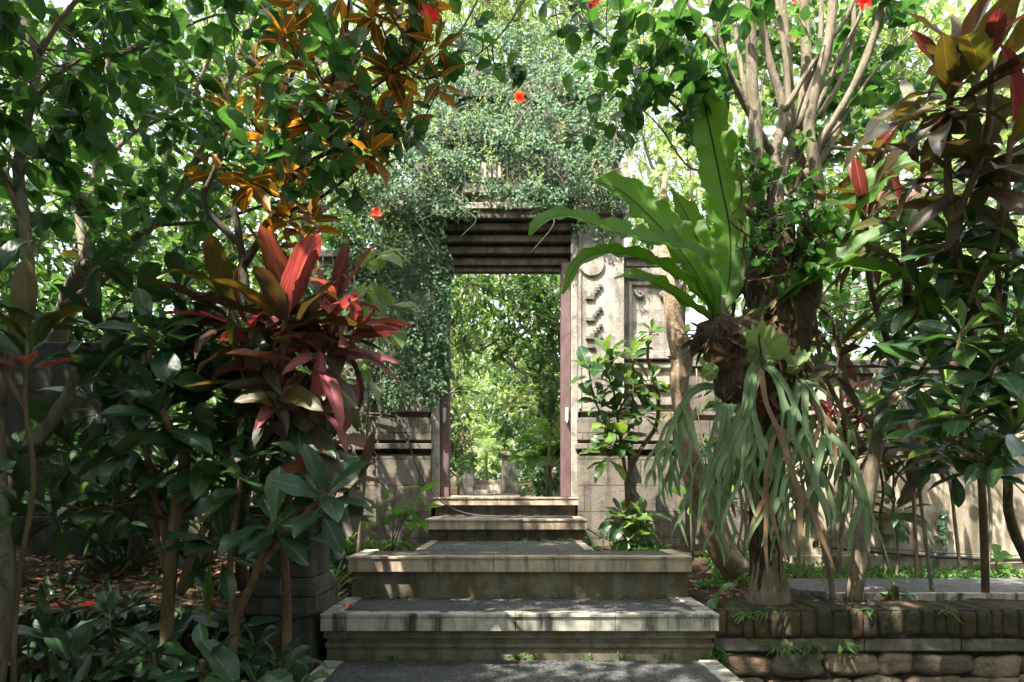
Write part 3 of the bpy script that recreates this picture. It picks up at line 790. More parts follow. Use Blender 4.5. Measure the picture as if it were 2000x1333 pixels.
mb.tube([(c[0] - .11 + .16 * (v / 4.4) + .03 * math.sin(v), 6.08, c[2] - .03 + .09 * math.sin(v * .9 + 2.6)) for v in t], [.05, .045, .04, .03], 8, sub=2)
mb.box(c[0] - .2, c[0] + .06, 6.04, 6.5, c[2] - .14, c[2] - .07)
mb.build('corner_horn', M['gate_stone'], gate, smooth=False, bevel=.006)
# timber door frame
df = MB()
df.box(.449, .533, 6.20, 6.36, .835, 2.965); df.box(-.652, -.572, 6.20, 6.36, .835, 2.965); MB().box(-.572, .447, 6.30, 6.37, 2.912, 2.962).build('lintel_beam', M['lintel_stone'], gate, bevel=.008)
dfo = df.build('door_frame', M['maroon'], gate, bevel=.006)
for (pa, pb) in ((868, 797), (1107, 797)):
    c = P(pa, pb, 6.19); mb = MB(); mb.box(c[0] - .014, c[0] + .014, 6.175, 6.199, c[2] - .12, c[2]); mb.box(c[0] - .006, c[0] + .006, 6.165, 6.18, c[2] - .14, c[2] - .10)
    mb.build('hinge', M['hinge'], dfo, bevel=.003)
mb = MB(); mb.box(.535, .598, 6.165, 6.42, .835, 3.28); mb.box(-.733, -.655, 6.165, 6.42, .835, 3.28)
mb.build('door_surround', M['gate_stone'], gate, bevel=.008)

# ------------------------------------------------------------------ stone pedestal on the left with saucer and lamp
pd = thing('stone_pedestal', 'dark carved stone pedestal with flared foot standing left of the steps', 'pedestal', (-1.224, 3.75, -.45))
cx, cy = -1.224, 3.78
mb = MB()
mb.box(cx - .20, cx + .20, cy - .2, cy + .2, .235, .333); mb.box(cx - .17, cx + .17, cy - .17, cy + .17, -.45, .234)
mb.build('base_block', M['pillar'], pd, bevel=.01)
mb = MB()
for z0, z1, h0, h1 in ((.335, .37, .205, .205), (.37, .43, .205, .172), (.43, .66, .170, .165)):
    t = (h0 - h1); mb.box(cx - h0, cx + h0, cy - h0, cy + h0, z0, z1 - .001, t)
mb.build('shaft', M['pillar'], pd, bevel=.008)
mb = MB(); mb.box(cx - .23, cx + .23, cy - .23, cy + .23, .662, .715); mb.box(cx - .26, cx + .26, cy - .26, cy + .26, .717, .765); mb.box(cx - .20, cx + .20, cy - .20, cy + .20, .767, .812)
mb.build('cap', M['pillar'], pd, bevel=.008)
o = MB().lathe((cx + .13, cy - .05, .814), [(.03, 0), (.05, .004), (.082, .022), (.086, .028), (.080, .028), (.05, .012), (.001, .010)], 28).build('plastic_saucer', M['saucer'], smooth=True)
tag(o, 'small orange plastic saucer lying on top of the stone pedestal', 'saucer')
lp = thing('garden_lamp', 'small dark round wall lamp clipped on the side of the stone pedestal', 'lamp', P(655, 1075, 3.68))
c = P(652, 1068, 3.70)
def ball(mb, c, r, n=14, m=9, sq=(1, 1, 1)):
    V = []; 
    for i in range(m):
        th = math.pi * i / (m - 1)
        for j in range(n):
            p = 6.2832 * j / n; V.append((c[0] + r * sq[0] * math.sin(th) * math.cos(p), c[1] + r * sq[1] * math.sin(th) * math.sin(p), c[2] + r * sq[2] * math.cos(th)))
    mb.add(V, [(i * n + j, (i + 1) * n + j, (i + 1) * n + (j + 1) % n, i * n + (j + 1) % n) for i in range(m - 1) for j in range(n)])
mb = MB(); mb.tube([c + [-.06, 0, .04], c + [0, 0, .03], c + [.02, 0, -.01]], [.03, .036, .038], 14, sub=3); mb.build('lamp_housing', M['lamp'], lp, smooth=True)
mb = MB(); ball(mb, c + [.025, -.01, -.035], .038); mb.build('lamp_glass', M['glass_cover'], lp, smooth=True)

def cable(name, pts, r, m, label):
    mb = MB(); mb.tube([P(*q) for q in pts], r, 6, sub=8); o = mb.build(name, m, smooth=True); tag(o, label, 'cable'); return o
cable('cable', [(705, 812, 6.06), (760, 818, 6.04), (790, 838, 6.02), (803, 880, 6.0), (822, 930, 6.0), (856, 975, 6.0), (900, 1000, 6.02), (960, 1009, 5.98), (1040, 1010, 5.95), (1125, 1012, 5.9),
                (1150, 1035, 5.85), (1185, 1055, 5.8)], .006, M['cable'], 'long dark cable looping down the gate and across the second highest step')
cable('cable', [(690, 806, 6.06), (770, 812, 6.03), (800, 835, 6.0), (812, 860, 6.0)], .005, M['cable'], 'short dark cable stub at the top left base moulding of the gate')
cable('cable', [(628, 1048, 3.52), (590, 1078, 3.5), (556, 1110, 3.5), (548, 1150, 3.5), (560, 1188, 3.5)], .0045, M['cable_pale'], 'thin grey cable hanging from the lamp over the pedestal front')
cable('cable', [(500, 1222, 3.5), (560, 1210, 3.5), (620, 1196, 3.52), (655, 1178, 3.6), (680, 1160, 3.72)], .007, M['cable'], 'thick dark cable running from the pedestal foot to the steps')
cable('cable', [(1600, 1068, 5.86), (1720, 1080, 5.88), (1830, 1088, 5.88), (1920, 1092, 5.88), (2080, 1094, 5.9)], .012, M['cable'], 'black pipe-like cable along the foot of the plaster wall')
cable('cable', [(1600, 1062, 5.87), (1760, 1074, 5.89), (1900, 1083, 5.89), (2080, 1086, 5.9)], .006, M['cable_pale'], 'thin pale cable just above the black one along the plaster wall')

# ------------------------------------------------------------------ beyond the doorway
fp = MB().box(-1.35, 1.0, 7.26, 17.9, .5, .80).build('inner_path', M['far_stone'], base=(0, 0, 0)); tag(fp, 'path beyond the gate', kind='structure')
for k, (a, b, lab) in enumerate(((893, 925, 'left of the two dark pillars at the far steps seen through the doorway'), (980, 1012, 'right of the two dark pillars at the far steps seen through the doorway'))):
    x0, x1 = XX(a, 18), XX(b, 18); t = thing('garden_pillar', lab, 'pillar', ((x0 + x1) / 2, 18.2, .8), 'pillars at the far steps')
    MB().box(x0, x1, 18.0, 18.5, .7, 1.82).build('shaft', M['tower_stone'], t, bevel=.02)
    MB().box(x0 - .07, x1 + .07, 17.93, 18.57, 1.822, 1.93).build('cap', M['tower_stone'], t, bevel=.02)
fs = thing('far_steps', 'small lit flight of stone steps between two pillars far beyond the doorway', 'steps', (-.68, 18, .8))
for k in range(3): MB().box(XX(925, 18) + .01, XX(980, 18) - .01, 18 + .3 * k, 18 + .3 * (k + 1) - .002 if k < 2 else 20.5, .7, .93 + .13 * k).build('step', M['far_stone'], fs, bevel=.01)
pe = thing('planter_box', 'low stone planter with a yellow lily beside the far path', 'planter', (.95, 10.5, .8))
mb = MB(); mb.box(.62, 1.35, 10.2, 10.9, .7, 1.02); mb.box(.58, 1.39, 10.16, 10.94, 1.022, 1.07); mb.build('box', M['tower_stone'], pe, bevel=.015)
mb = MB(); mb.box(-1.6, -1.0, 9.5, 9.9, .7, .95); o = mb.build('low_kerb', M['tower_stone'], bevel=.02); tag(o, 'low stone kerb at the left of the far path', 'kerb')
# ------------------------------------------------------------------ climbing fig over the gate
def smooth_noise(x, z, s, seed=0):
    rg = np.random.default_rng(seed); v = np.zeros_like(x)
    for k in range(7):
        a, b = rg.normal(0, s, 2); v += np.sin(a * x + b * z + rg.uniform(0, 6.28)) / 7
    return v * 1.9
def inside(poly, x, y):
    poly = np.asarray(poly, float); r = np.zeros(len(x), bool); n = len(poly); j = n - 1
    for i in range(n):
        xi, yi = poly[i]; xj, yj = poly[j]
        c = ((yi > y) != (yj > y)) & (x < (xj - xi) * (y - yi) / (yj - yi + 1e-9) + xi)
        r ^= c; j = i
    return r
IVY = [(700, 800), (668, 700), (650, 590), (640, 470), (650, 400), (690, 330), (735, 290), (790, 255), (815, 190), (835, 120), (890, 75), (980, 45), (1120, 50), (1185, 100),
       (1215, 190), (1245, 260), (1205, 315), (1190, 350), (1228, 385), (1222, 445), (1180, 475), (1150, 452), (1118, 462), (1108, 408), (1062, 425), (1040, 410), (1000, 415), (985, 392), (950, 392), (935, 412), (905, 425), (868, 430), (870, 470), (882, 540),
       (880, 640), (878, 735), (862, 742), (866, 780), (840, 808), (800, 790), (760, 802), (735, 775)]
BARE = [[(938, 372), (1000, 372), (1004, 404), (935, 404)]]
vine = thing('climbing_fig', 'dense small-leaved climbing fig covering the top and left side of the gate', 'climbing plant', (-.9, 6.1, .45))
rg = np.random.default_rng(21)
def gate_depth(px, py):
    """front surface of the ivy: bulging over the tower, thin on the pilaster"""
    top = np.clip((430 - py) / 330, 0, 1)
    d = 6.06 - .10 * np.clip((430 - py) / 60, 0, 1) + .55 * top ** 2.2
    edge = np.abs(px - 1010) / 250
    d = d + np.where(py < 430, .25 * np.clip(edge - .55, 0, 1) ** 1.6, 0) + np.where(px < 760, .22 * np.clip((760 - px) / 110, 0, 1), 0)
    return d
lv = Leaves('ovate', 2, 2)
def ivy_layer(lv, n, L, off, jitter, rg, up_bias=.35, hang=.8):
    px = rg.uniform(630, 1275, n); py = rg.uniform(40, 812, n)
    wob = 16
    nzx = smooth_noise(px, py, .05, 3) * wob; nzy = smooth_noise(px, py, .06, 4) * wob
    ok = inside(IVY, px + nzx * np.where(py > 410, .35, 1), py + nzy * np.where(px > 868, .6, 1)) & ~((px > 883) & (px < 1112) & (py > 432))
    for b in BARE: ok &= ~(inside(b, px + nzx * .5, py + nzy * .3) & (rg.uniform(size=n) < .45))
    px, py = px[ok], py[ok]; d = gate_depth(px, py)
    x = (px - 1000) * d / F; z = EYE - (py - HOR) * d / F
    cl = smooth_noise(x, z, 6, 9) * .6 + smooth_noise(x, z, 17, 10) * .5
    thick = np.where(py < 430, .20, .07)
    y = d - thick * cl + off + rg.normal(0, jitter, len(px))
    n = len(px)
    nr = np.stack([rg.normal(0, .36, n), -1 + rg.normal(0, .2, n), up_bias + rg.normal(0, .36, n)], -1)
    dr = np.stack([rg.normal(0, .7, n), rg.normal(-.25, .4, n), -hang + rg.normal(0, .55, n)], -1)
    lv.add(np.stack([x, y, z], -1), dr, nrm(nr), L * rg.uniform(.5, 1.1, n) * (1 + .9 * (rg.uniform(size=n) < .12)) * (1 + .35 * np.clip(smooth_noise(x, z, 4, 12), -.5, 1)), L * .75 * rg.uniform(.6, 1.15, n), rg.uniform(-.3, .9, n), rg.uniform(0, .5, n))
ivy_layer(lv, 30000, .042, .0, .022, rg)
ivy_layer(lv, 14000, .045, .09, .02, rg)
# on the reveal beside the left jamb
n = 1500; z = rg.uniform(1.9, 2.95, n); y = rg.uniform(6.12, 6.34, n); x = -.655 + .075 * rg.uniform(0, 1, n) * (y < 6.2) + rg.normal(0, .012, n)
lv.add(np.stack([x, y, z], -1), rg.normal(size=(n, 3)) * [.3, .4, .4] + [.2, 0, -.7], rg.normal(size=(n, 3)) * .35 + [.6, -.6, .3], .04 * rg.uniform(.6, 1.2, n), .03, .4, .2)
lv.build('leaves', M['ivy'], vine)
# upright young shoots
sh = Leaves('ovate', 2, 2); mb = MB()
def shoot(px, py, d, h, lean, n, L, rg, lv, mb, r=.002):
    b = P(px, py, d); tip = b + np.array([lean, -.06 + rg.normal(0, .04), h]); mid = (b + tip) / 2 + rg.normal(0, .02, 3)
    mb.tube([b, mid, tip], [r, r * .8, r * .5], 4, sub=3, cap=False)
    sp, _ = spline([b, mid, tip], 1, 8); T = nrm(np.gradient(sp, axis=0)); k = np.linspace(2, len(sp) - 1, n).astype(int)
    a = np.arange(n) * 2.4 + rg.uniform(0, 6); side = np.stack([np.cos(a), np.sin(a), 0 * a], -1)
    lv.add(sp[k], nrm(T[k] * .8 + side), nrm(T[k] - side * .6 + rg.normal(0, .2, (n, 3))), L * rg.uniform(.7, 1.1, n), L * .5, .5, .3)
for k in range(150):
    while True:
        px = rg.uniform(680, 1250); py = rg.uniform(40, 440)
        if inside(IVY, np.array([px]), np.array([py]))[0] or rg.uniform() < .04: break
    shoot(px, py, float(gate_depth(np.array(px), np.array(py))) - .06, rg.uniform(.08, .30), rg.normal(0, .06), rg.integers(7, 14), rg.uniform(.032, .05), rg, sh, mb)
for k in range(90):
    px = rg.uniform(640, 800); py = rg.uniform(380, 540)
    shoot(px, py, float(gate_depth(np.array(px), np.array(py))) - .05, rg.uniform(.05, .2), rg.normal(0, .08), rg.integers(6, 10), rg.uniform(.035, .055), rg, sh, mb)
sh.build('young_shoots', M['ivy_pale'], vine)
# woody runners
for k in range(26):
    x0 = rg.uniform(-1.45, -.75) if k < 15 else rg.uniform(-.9, 1.2); z0 = rg.uniform(.9, 2.3) if k < 15 else rg.uniform(3.5, 4.2)
    pts = []
    for j in range(6): pts.append((x0, 6.10 if k < 15 else 6.0, z0)); x0 += rg.normal(0, .1); z0 += rg.uniform(.1, .3) * (1 if k < 15 else .6)
    mb.tube(pts, [.006, .003], 5, sub=3)
for k in range(22):   # hanging bare twigs
    px = rg.uniform(660, 1240); py = rg.uniform(120, 430); c = P(px, py, float(gate_depth(np.array(px), np.array(py))) - .12)
    mb.tube([c, c + [rg.normal(0, .08), -.05, -.12], c + [rg.normal(0, .2), -.03, -rg.uniform(.2, .4)]], [.003, .002], 4, sub=4)
mb.build('stems', M['bark'], vine, smooth=True)

def flower(px, py, d, parent, rg, s=.035, m='petal', top=None):
    lv = Leaves('round', 6, 4); c = P(px, py, d); n = 5; a = np.arange(n) * 6.283 / n + rg.uniform(0, 6)
    ax = nrm(np.array([rg.normal(0, .4), -.8, rg.normal(.1, .4)])); t1 = nrm(np.cross(ax, [0, 0, 1.])); t2 = np.cross(ax, t1)
    h = np.cos(a)[:, None] * t1 + np.sin(a)[:, None] * t2
    lv.add(np.repeat(c[None], n, 0), h * .8 + ax * .5, ax - h * .4, s * 1.15 * rg.uniform(.85, 1.1, n), s * .95, rg.uniform(.3, 1.3, n), .2, .3)
    return lv.build('flower', M[m], parent)
for q in ((1015, 188, 5.92), (735, 417, 5.98)): flower(*q, vine, rg, .055, 'petal_o')

# ------------------------------------------------------------------ tree on the right with its two ferns
rt = thing('multi_stemmed_tree', 'gnarled tree whose stems fan out above two big ferns, right of the doorway', 'tree', P(1500, 1175, 4.12))
w = Wood(31); D = 4.05
w.px([(1500, 1185, D), (1498, 1110, D), (1492, 1000, D), (1490, 880, D), (1492, 760, D + .02), (1500, 640, D), (1512, 540, D), (1520, 430, D)], [.135, .095, .078, .075, .075, .085, .10, .08], sides=14, rough=.10)
w.px([(1470, 760, D - .06), (1455, 690, D - .1), (1420, 640, D - .13), (1400, 612, D - .14), (1412, 585, D - .12), (1440, 560, D - .1), (1462, 500, D - .08), (1474, 400, D - .1), (1478, 300, D - .1), (1470, 180, D - .1), (1466, 60, D - .1), (1464, -60, D - .1)],
     [.05, .055, .06, .05, .045, .043, .042, .04, .038, .034, .032, .03], sides=11)
for pts, r in [
    ([(1510, 620), (1545, 520), (1580, 430), (1575, 350), (1545, 260), (1540, 150), (1530, 40), (1522, -60)], [.07, .065, .055, .05, .045, .043, .04]),
    ([(1530, 560), (1560, 470), (1600, 400), (1590, 320), (1580, 240), (1600, 150), (1620, 70), (1632, -50)], [.06, .055, .05, .05, .045, .042, .038]),
    ([(1505, 640), (1490, 520), (1500, 420), (1530, 330), (1560, 250), (1575, 130), (1570, 0), (1572, -70)], [.06, .055, .05, .05, .048, .045, .04]),
    ([(1500, 500), (1520, 400), (1515, 300), (1530, 220), (1500, 110), (1480, 0), (1478, -60)], [.06, .05, .045, .035, .03, .03]),
    ([(1570, 350), (1620, 280), (1660, 190), (1700, 90), (1745, -40)], [.05, .045, .04, .034, .03]),
    ([(1580, 330), (1600, 280), (1650, 200), (1690, 120), (1720, 20), (1735, -60)], [.04, .035, .03, .028, .025]),
    ([(1510, 300), (1440, 180), (1400, 60), (1375, -60)], [.028, .024, .022, .02]),
    ([(1500, 420), (1420, 320), (1340, 230), (1230, 120), (1120, 20), (1060, -60)], [.022, .018, .014, .011, .008, .006]),
    ([(1490, 330), (1430, 260), (1370, 150), (1330, 60), (1300, -60)], [.022, .02, .017, .014, .012]),
    ([(1530, 220), (1590, 120), (1650, 40), (1690, -60)], [.026, .022, .02, .018]),
    ([(1560, 280), (1610, 180), (1640, 110), (1680, 30), (1700, -60)], [.022, .02, .018, .015]),
    ([(1520, 330), (1470, 230), (1445, 120), (1430, 0), (1425, -60)], [.028, .024, .022, .02]),
    ([(1560, 400), (1480, 330), (1395, 240), (1290, 175), (1200, 150)], [.018, .014, .011, .008, .005]),
    ([(1420, 320), (1350, 330), (1290, 250), (1250, 210)], [.012, .009, .007, .005]),
    ([(1568, 275), (1620, 288), (1700, 292), (1745, 294), (1790, 275), (1815, 262)], [.02, .018, .017, .016, .014, .010]),
    ([(1540, 500), (1580, 500), (1610, 480), (1625, 440), (1600, 380), (1560, 330)], [.03, .026, .022, .02, .018, .016]),
    ([(1520, 600), (1580, 610), (1600, 560), (1590, 470), (1570, 400)], [.04, .035, .03, .03, .03]),
    ([(1480, 640), (1460, 560), (1500, 480), (1460, 400), (1510, 330)], [.04, .03, .026, .025, .02]),
    ([(1490, 400), (1475, 250), (1420, 130), (1350, 20), (1320, -60)], [.022, .02, .017, .014, .012]), ([(1540, 260), (1535, 120), (1505, -60)], [.03, .026, .022]),
    ([(1600, 230), (1660, 110), (1670, -60)], [.026, .022, .018]), ([(1585, 300), (1650, 230), (1700, 150), (1780, 60)], [.018, .014, .012, .008]), ([(1560, 250), (1600, 100), (1605, -60)], [.028, .024, .02]),
    ([(1555, 620), (1540, 540), (1500, 470), (1545, 400), (1530, 330)], [.03, .026, .022, .02, .018])]:
    dj = w.rg.uniform(-.12, .16)
    w.px([(a, b, D + dj * (i / 3 if i < 3 else 1)) for i, (a, b) in enumerate(pts)], [q * .66 for q in r], sides=10, rough=.06)
tr = w.mb.build('trunk', M['bark'], rt, smooth=True)
w2 = MB()   # aerial roots knotted round the stem
rg = np.random.default_rng(8)
for k in range(60):
    x0 = rg.uniform(1430, 1600); y0 = rg.uniform(320, 640); pts = []
    dd = D - .13 + rg.normal(0, .05)
    for j in range(6): pts.append(P(x0, y0, dd)); x0 += rg.normal(0, 13) + (1515 - x0) * .08; y0 += rg.uniform(15, 45); dd += rg.normal(0, .02)
    w2.tube(pts, rg.uniform(.002, .011), 6, k, .25, 3)
for k in range(46):    # rootlets clothing the lower trunk
    a = rg.uniform(3.3, 6.1); y0 = rg.uniform(760, 1050); c = P(1494, y0, D); rr = .085; pts = []
    for j in range(5):
        a += rg.normal(0, .15); zz = c[2] - j * rg.uniform(.08, .13)
        if zz < .2: break
        pts.append((c[0] + (rr + .02 * (zz < .4)) * math.cos(a), D + (rr + .02 * (zz < .4)) * math.sin(a), zz))
    if len(pts) > 2: w2.tube(pts, [rg.uniform(.006, .02), .004], 6, k, .25, 4)
w2.build('aerial_roots', M['root_mass'], rt, smooth=True)
cr = Leaves('ovate', 6, 4); rg = np.random.default_rng(12); wt = Wood(3); wt.nodes = w.nodes
crown(wt, cr, [(1230, 30, 3.7, 150, 60, .35, 16), (1110, 25, 3.6, 60, 25, .15, 4), (1330, 110, 3.9, 130, 110, .4, 26), (1220, 190, 3.8, 50, 45, .2, 7), (1450, 60, 4.1, 150, 90, .5, 22), (1330, 230, 4.0, 70, 50, .3, 6),
               (1620, 120, 4.3, 150, 120, .4, 18), (1700, 220, 4.2, 70, 90, .3, 7), (1560, 300, 4.4, 120, 90, .3, 10), (1730, 30, 4.0, 80, 60, .3, 8)], rg, L=.105, W=.078, per=7, twig=.22)
crown(wt, cr, [(1540, 420, 3.85, 60, 90, .12, 22), (1790, 250, 3.95, 40, 25, .1, 4), (1470, 330, 3.85, 40, 70, .1, 7), (1590, 440, 3.8, 50, 70, .1, 14), (1560, 530, 3.8, 60, 50, .1, 10), (1500, 470, 3.78, 50, 60, .1, 10), (1520, 330, 3.9, 60, 60, .1, 8)], rg, L=.07, W=.05, per=5, twig=.12)
cr.build('crown', M['hib'], rt); wt.mb.build('twigs', M['bark'], rt, smooth=True)
for q in ((1160, 6, 3.6), (1690, 5, 4.0), (1548, 75, 4.2)): flower(*q, rt, rg, .045)
pf = Leaves('round', 4, 4); pf.add([P(1870, 215, 3.6)], [[-.7, -.2, .5]], [[0.1, -1, .3]], .17, .11, .3, .1, .1)

# ---------------- bird's nest fern: every frond a part
nf = thing('nest_fern', "big bird's nest fern with long wavy green fronds growing from the fork of the tree", 'fern', P(1410, 640, 3.85))
def frond_strip(parent, pts, widths, seed, m='fern', face=(0, -1, .15), wavy=.15, nL=54, nW=8, fold=.35, name='frond'):
    rg = np.random.default_rng(seed)
    p, wd = spline([P(*q) for q in pts], widths, 10)
    s = np.concatenate([[0], np.cumsum(np.linalg.norm(np.diff(p, axis=0), axis=1))]); L = s[-1]
    t = np.linspace(0, 1, nL); q = np.stack([np.interp(t * L, s, p[:, k]) for k in range(3)], -1)
    dm = q[:, 1].mean(); wv = np.interp(t * L, s, wd) * dm / F
    T = nrm(np.gradient(q, axis=0)); fa = np.asarray(face, float)
    if fa.ndim == 2: fa = np.stack([np.interp(t, np.linspace(0, 1, len(fa)), fa[:, k]) for k in range(3)], -1)
    Nn = nrm(fa - T * (T * fa).sum(-1, keepdims=True)); S = np.cross(T, Nn)
    u = np.linspace(-1, 1, nW + 1); ph = rg.uniform(0, 6.28, 4); ss = t * L
    V = np.zeros((nL, nW + 1, 3)); U = np.zeros((nL, nW + 1, 2))
    for j, uu in enumerate(u):
        sd = 0 if uu < 0 else 1
        wav = (np.sin(ss * 38 + ph[sd]) + .6 * np.sin(ss * 67 + ph[sd + 2])) * wavy * abs(uu) ** 1.5 * wv * .5
        edge = 1 + .09 * np.sin(ss * 31 + ph[2 * sd] * 2) * abs(uu) ** 2 + .05 * np.sin(ss * 90 + ph[1]) * abs(uu) ** 4
        V[:, j] = q + S * (uu * wv * .5 * edge * math.cos(fold))[:, None] + Nn * ((abs(uu) * wv * .5 * math.sin(fold) + wav))[:, None]
        U[:, j, 0] = .5 + .5 * uu; U[:, j, 1] = t
    m1 = nW + 1; i = np.arange(nL - 1)[:, None] * m1 + np.arange(nW)[None]
    Fc = np.stack([i, i + 1, i + m1 + 1, i + m1], -1).reshape(-1, 4)
    return raw(name, V.reshape(-1, 3), Fc, M[m], parent, U.reshape(-1, 2), True)
FR = [
 ([(1400, 615, 3.84), (1385, 545, 3.8), (1340, 490, 3.74), (1250, 470, 3.66), (1160, 440, 3.58), (1095, 422, 3.52), (1050, 440, 3.48), (1035, 460, 3.46)], [18, 50, 78, 76, 62, 46, 28, 8], (.1, -.75, .75)),
 ([(1395, 620, 3.84), (1370, 585, 3.8), (1320, 540, 3.74), (1250, 505, 3.68), (1180, 495, 3.62), (1130, 515, 3.58), (1098, 575, 3.56)], [16, 40, 55, 52, 44, 30, 8], (.1, -.8, .7)),
 ([(1395, 615, 3.86), (1365, 545, 3.86), (1320, 480, 3.86), (1265, 420, 3.84), (1215, 375, 3.82), (1180, 360, 3.80), (1162, 356, 3.8)], [18, 66, 90, 92, 72, 40, 10], (.25, -.9, .35)),
 ([(1410, 610, 3.88), (1425, 540, 3.9), (1425, 450, 3.92), (1408, 360, 3.92), (1390, 270, 3.9), (1375, 200, 3.86), (1368, 150, 3.84)], [24, 62, 84, 88, 82, 64, 10], (-.1, -1, .2)),
 ([(1440, 640, 3.95), (1520, 560, 4.0), (1600, 480, 3.95), (1660, 410, 3.85), (1720, 350, 3.75), (1780, 318, 3.66), (1830, 345, 3.6), (1860, 385, 3.58)], [16, 50, 76, 80, 70, 50, 30, 6], [(-.5, -.8, .35), (-.5, -.8, .3), (-.4, -.6, .7)]),
 ([(1450, 640, 3.92), (1540, 575, 3.85), (1620, 520, 3.75), (1700, 470, 3.65), (1770, 445, 3.56), (1830, 450, 3.5), (1880, 470, 3.46)], [14, 44, 62, 64, 55, 36, 6], (-.1, -.75, .8)),
 ([(1450, 645, 3.92), (1540, 560, 3.82), (1630, 522, 3.7), (1720, 530, 3.6), (1790, 560, 3.52), (1812, 630, 3.48), (1820, 690, 3.46), (1850, 770, 3.46)], [14, 36, 50, 56, 58, 50, 36, 8], [(-.1, -.8, .7), (0, -.8, .7), (.5, -.8, .4)]),
 ([(1392, 625, 3.86), (1350, 600, 3.9), (1290, 560, 3.95), (1240, 540, 4.0), (1200, 545, 4.05)], [14, 34, 44, 38, 8], (.1, -.8, .7)),
 ([(1400, 610, 3.9), (1380, 520, 4.0), (1345, 430, 4.08), (1310, 370, 4.12)], [14, 50, 60, 8], (.1, -1, .4)),
]
for k, (pts, wd, fa) in enumerate(FR): frond_strip(nf, pts, wd, k, 'fern', fa)
mb = MB(); lump(mb, P(1400, 655, 3.92), (.13, .11, .10), np.random.default_rng(3), 18, 12); nb = mb.build('nest_base', M['root_mass'], nf, smooth=True)
rg = np.random.default_rng(47); dl = Leaves('strap', 5, 2); n = 110
an = rg.uniform(-2.6, 2.6, n); pos = P(1398, 650, 3.80)[None] + np.stack([.11 * np.sin(an) * rg.uniform(.2, 1, n), rg.uniform(-.03, .10, n), .09 * np.cos(an) * rg.uniform(0, 1, n) - .02], -1)
dl.add(pos, np.stack([np.sin(an) * .8, rg.normal(-.3, .3, n), rg.normal(-.5, .5, n)], -1), rg.normal(size=(n, 3)) * .5 + [0, -1, .3], rg.uniform(.04, .14, n), rg.uniform(.006, .022, n), rg.uniform(-.3, 1.5, n), .5, .3)
dl.build('dry_fronds', M['root_mass'], nf)

# ---------------- staghorn fern
sg = thing('staghorn_fern', 'staghorn fern with pale shield fronds and long forked grey-green fronds hanging from the trunk', 'fern', P(1490, 720, 3.85))
mb = MB(); lump(mb, P(1475, 705, 3.93), (.27, .13, .23), np.random.default_rng(5), 24, 14); lump(mb, P(1520, 800, 3.98), (.14, .09, .20), np.random.default_rng(6), 20, 12)
lump(mb, P(1530, 610, 3.95), (.16, .11, .25), np.random.default_rng(7), 20, 12)
mb.build('root_mass', M['root_mass'], sg, smooth=True)
rg = np.random.default_rng(46); dl = Leaves('strap', 4, 2); n = 420
px = np.concatenate([rg.normal(1475, 52, n // 2), rg.normal(1530, 30, n // 2)]); py = np.concatenate([rg.normal(710, 50, n // 2), rg.normal(700, 80, n // 2)])
pos = np.array([P(a, b, 3.80 + .06 * abs(rg.normal()) + .00002 * (a - 1490) ** 2) for a, b in zip(px, py)])
dl.add(pos, rg.normal(size=(n, 3)) * [.7, .3, .5] + [0, -.25, -.5], rg.normal(size=(n, 3)) * .5 + [0, -1, .2], rg.uniform(.05, .16, n), rg.uniform(.006, .028, n), rg.uniform(-.5, 1.4, n), .4, .3)
dl.build('dry_fronds', M['dead'], sg)
sl = Leaves('strap', 7, 4)
for (a, b, d, n, L, W) in ((1480, 690, 3.74, 11, .17, .050), (1505, 705, 3.71, 7, .12, .045), (1552, 715, 3.78, 5, .11, .045)):
    an = np.linspace(-.85, .85, n) + rg.normal(0, .08, n)
    sl.add(np.repeat(P(a, b, d)[None], n, 0) + rg.normal(0, .012, (n, 3)), np.stack([np.sin(an), -.12 + 0 * an, np.cos(an)], -1), rg.normal(0, .2, (n, 3)) + [0, -1, .1], L * rg.uniform(.7, 1.2, n), W * rg.uniform(.7, 1.3, n), rg.uniform(-.3, .7, n), rg.uniform(-.2, .5, n), .25)
sl.build('shield_lobes', M['shield'], sg)
def shield(cx, cy, d, R, m, seed, lobes=8, up=90, spread=95, tilt=0.35):
    rg = np.random.default_rng(seed); c = P(cx, cy, d); V = [c + [0, -.03, 0]]; U = [(0.5, 0)]
    n = 72; rings = 7
    for i in range(1, rings + 1):
        rr = i / rings
        for k in range(n):
            a = 6.2832 * k / n; da = math.degrees((a - math.radians(up) + math.pi) % 6.2832 - math.pi)
            lob = 1.0
            if abs(da) < spread: lob = 1 + (.75 * (0.5 + .5 * math.cos(da / spread * math.pi)) * (.45 + .55 * abs(math.sin(math.radians(da) * lobes / 2 + seed)) ** .6))
            else: lob = .75
            r = R * rr * (1 + (lob - 1) * rr ** 1.5)
            V.append(c + [r * math.cos(a), -.05 * math.cos(rr * 1.5) + tilt * -.10 * rr ** 2 * max(0, math.cos(math.radians(da))) + .03 * math.sin(5 * a + seed) * rr * R / .12, r * math.sin(a)])
            U.append((.5 + .4 * rr * math.cos(a), rr))
    f = [(0, 1 + k, 1 + (k + 1) % n) for k in range(n)]
    for i in range(rings - 1):
        for k in range(n): f.append((1 + i * n + k, 1 + (i + 1) * n + k, 1 + (i + 1) * n + (k + 1) % n, 1 + i * n + (k + 1) % n))
    return raw('shield_frond', np.array(V), f, M[m], sg, U, True)
shield(1478, 690, 3.78, .085, 'shield', 1, 11, 95, 75, 1.4); shield(1500, 705, 3.74, .065, 'shield', 4, 7, 60, 60, 1.2)
shield(1548, 720, 3.80, .05, 'shield', 2, 5, 70, 70); shield(1385, 728, 3.80, .065, 'shield', 3, 0, 90, 1)
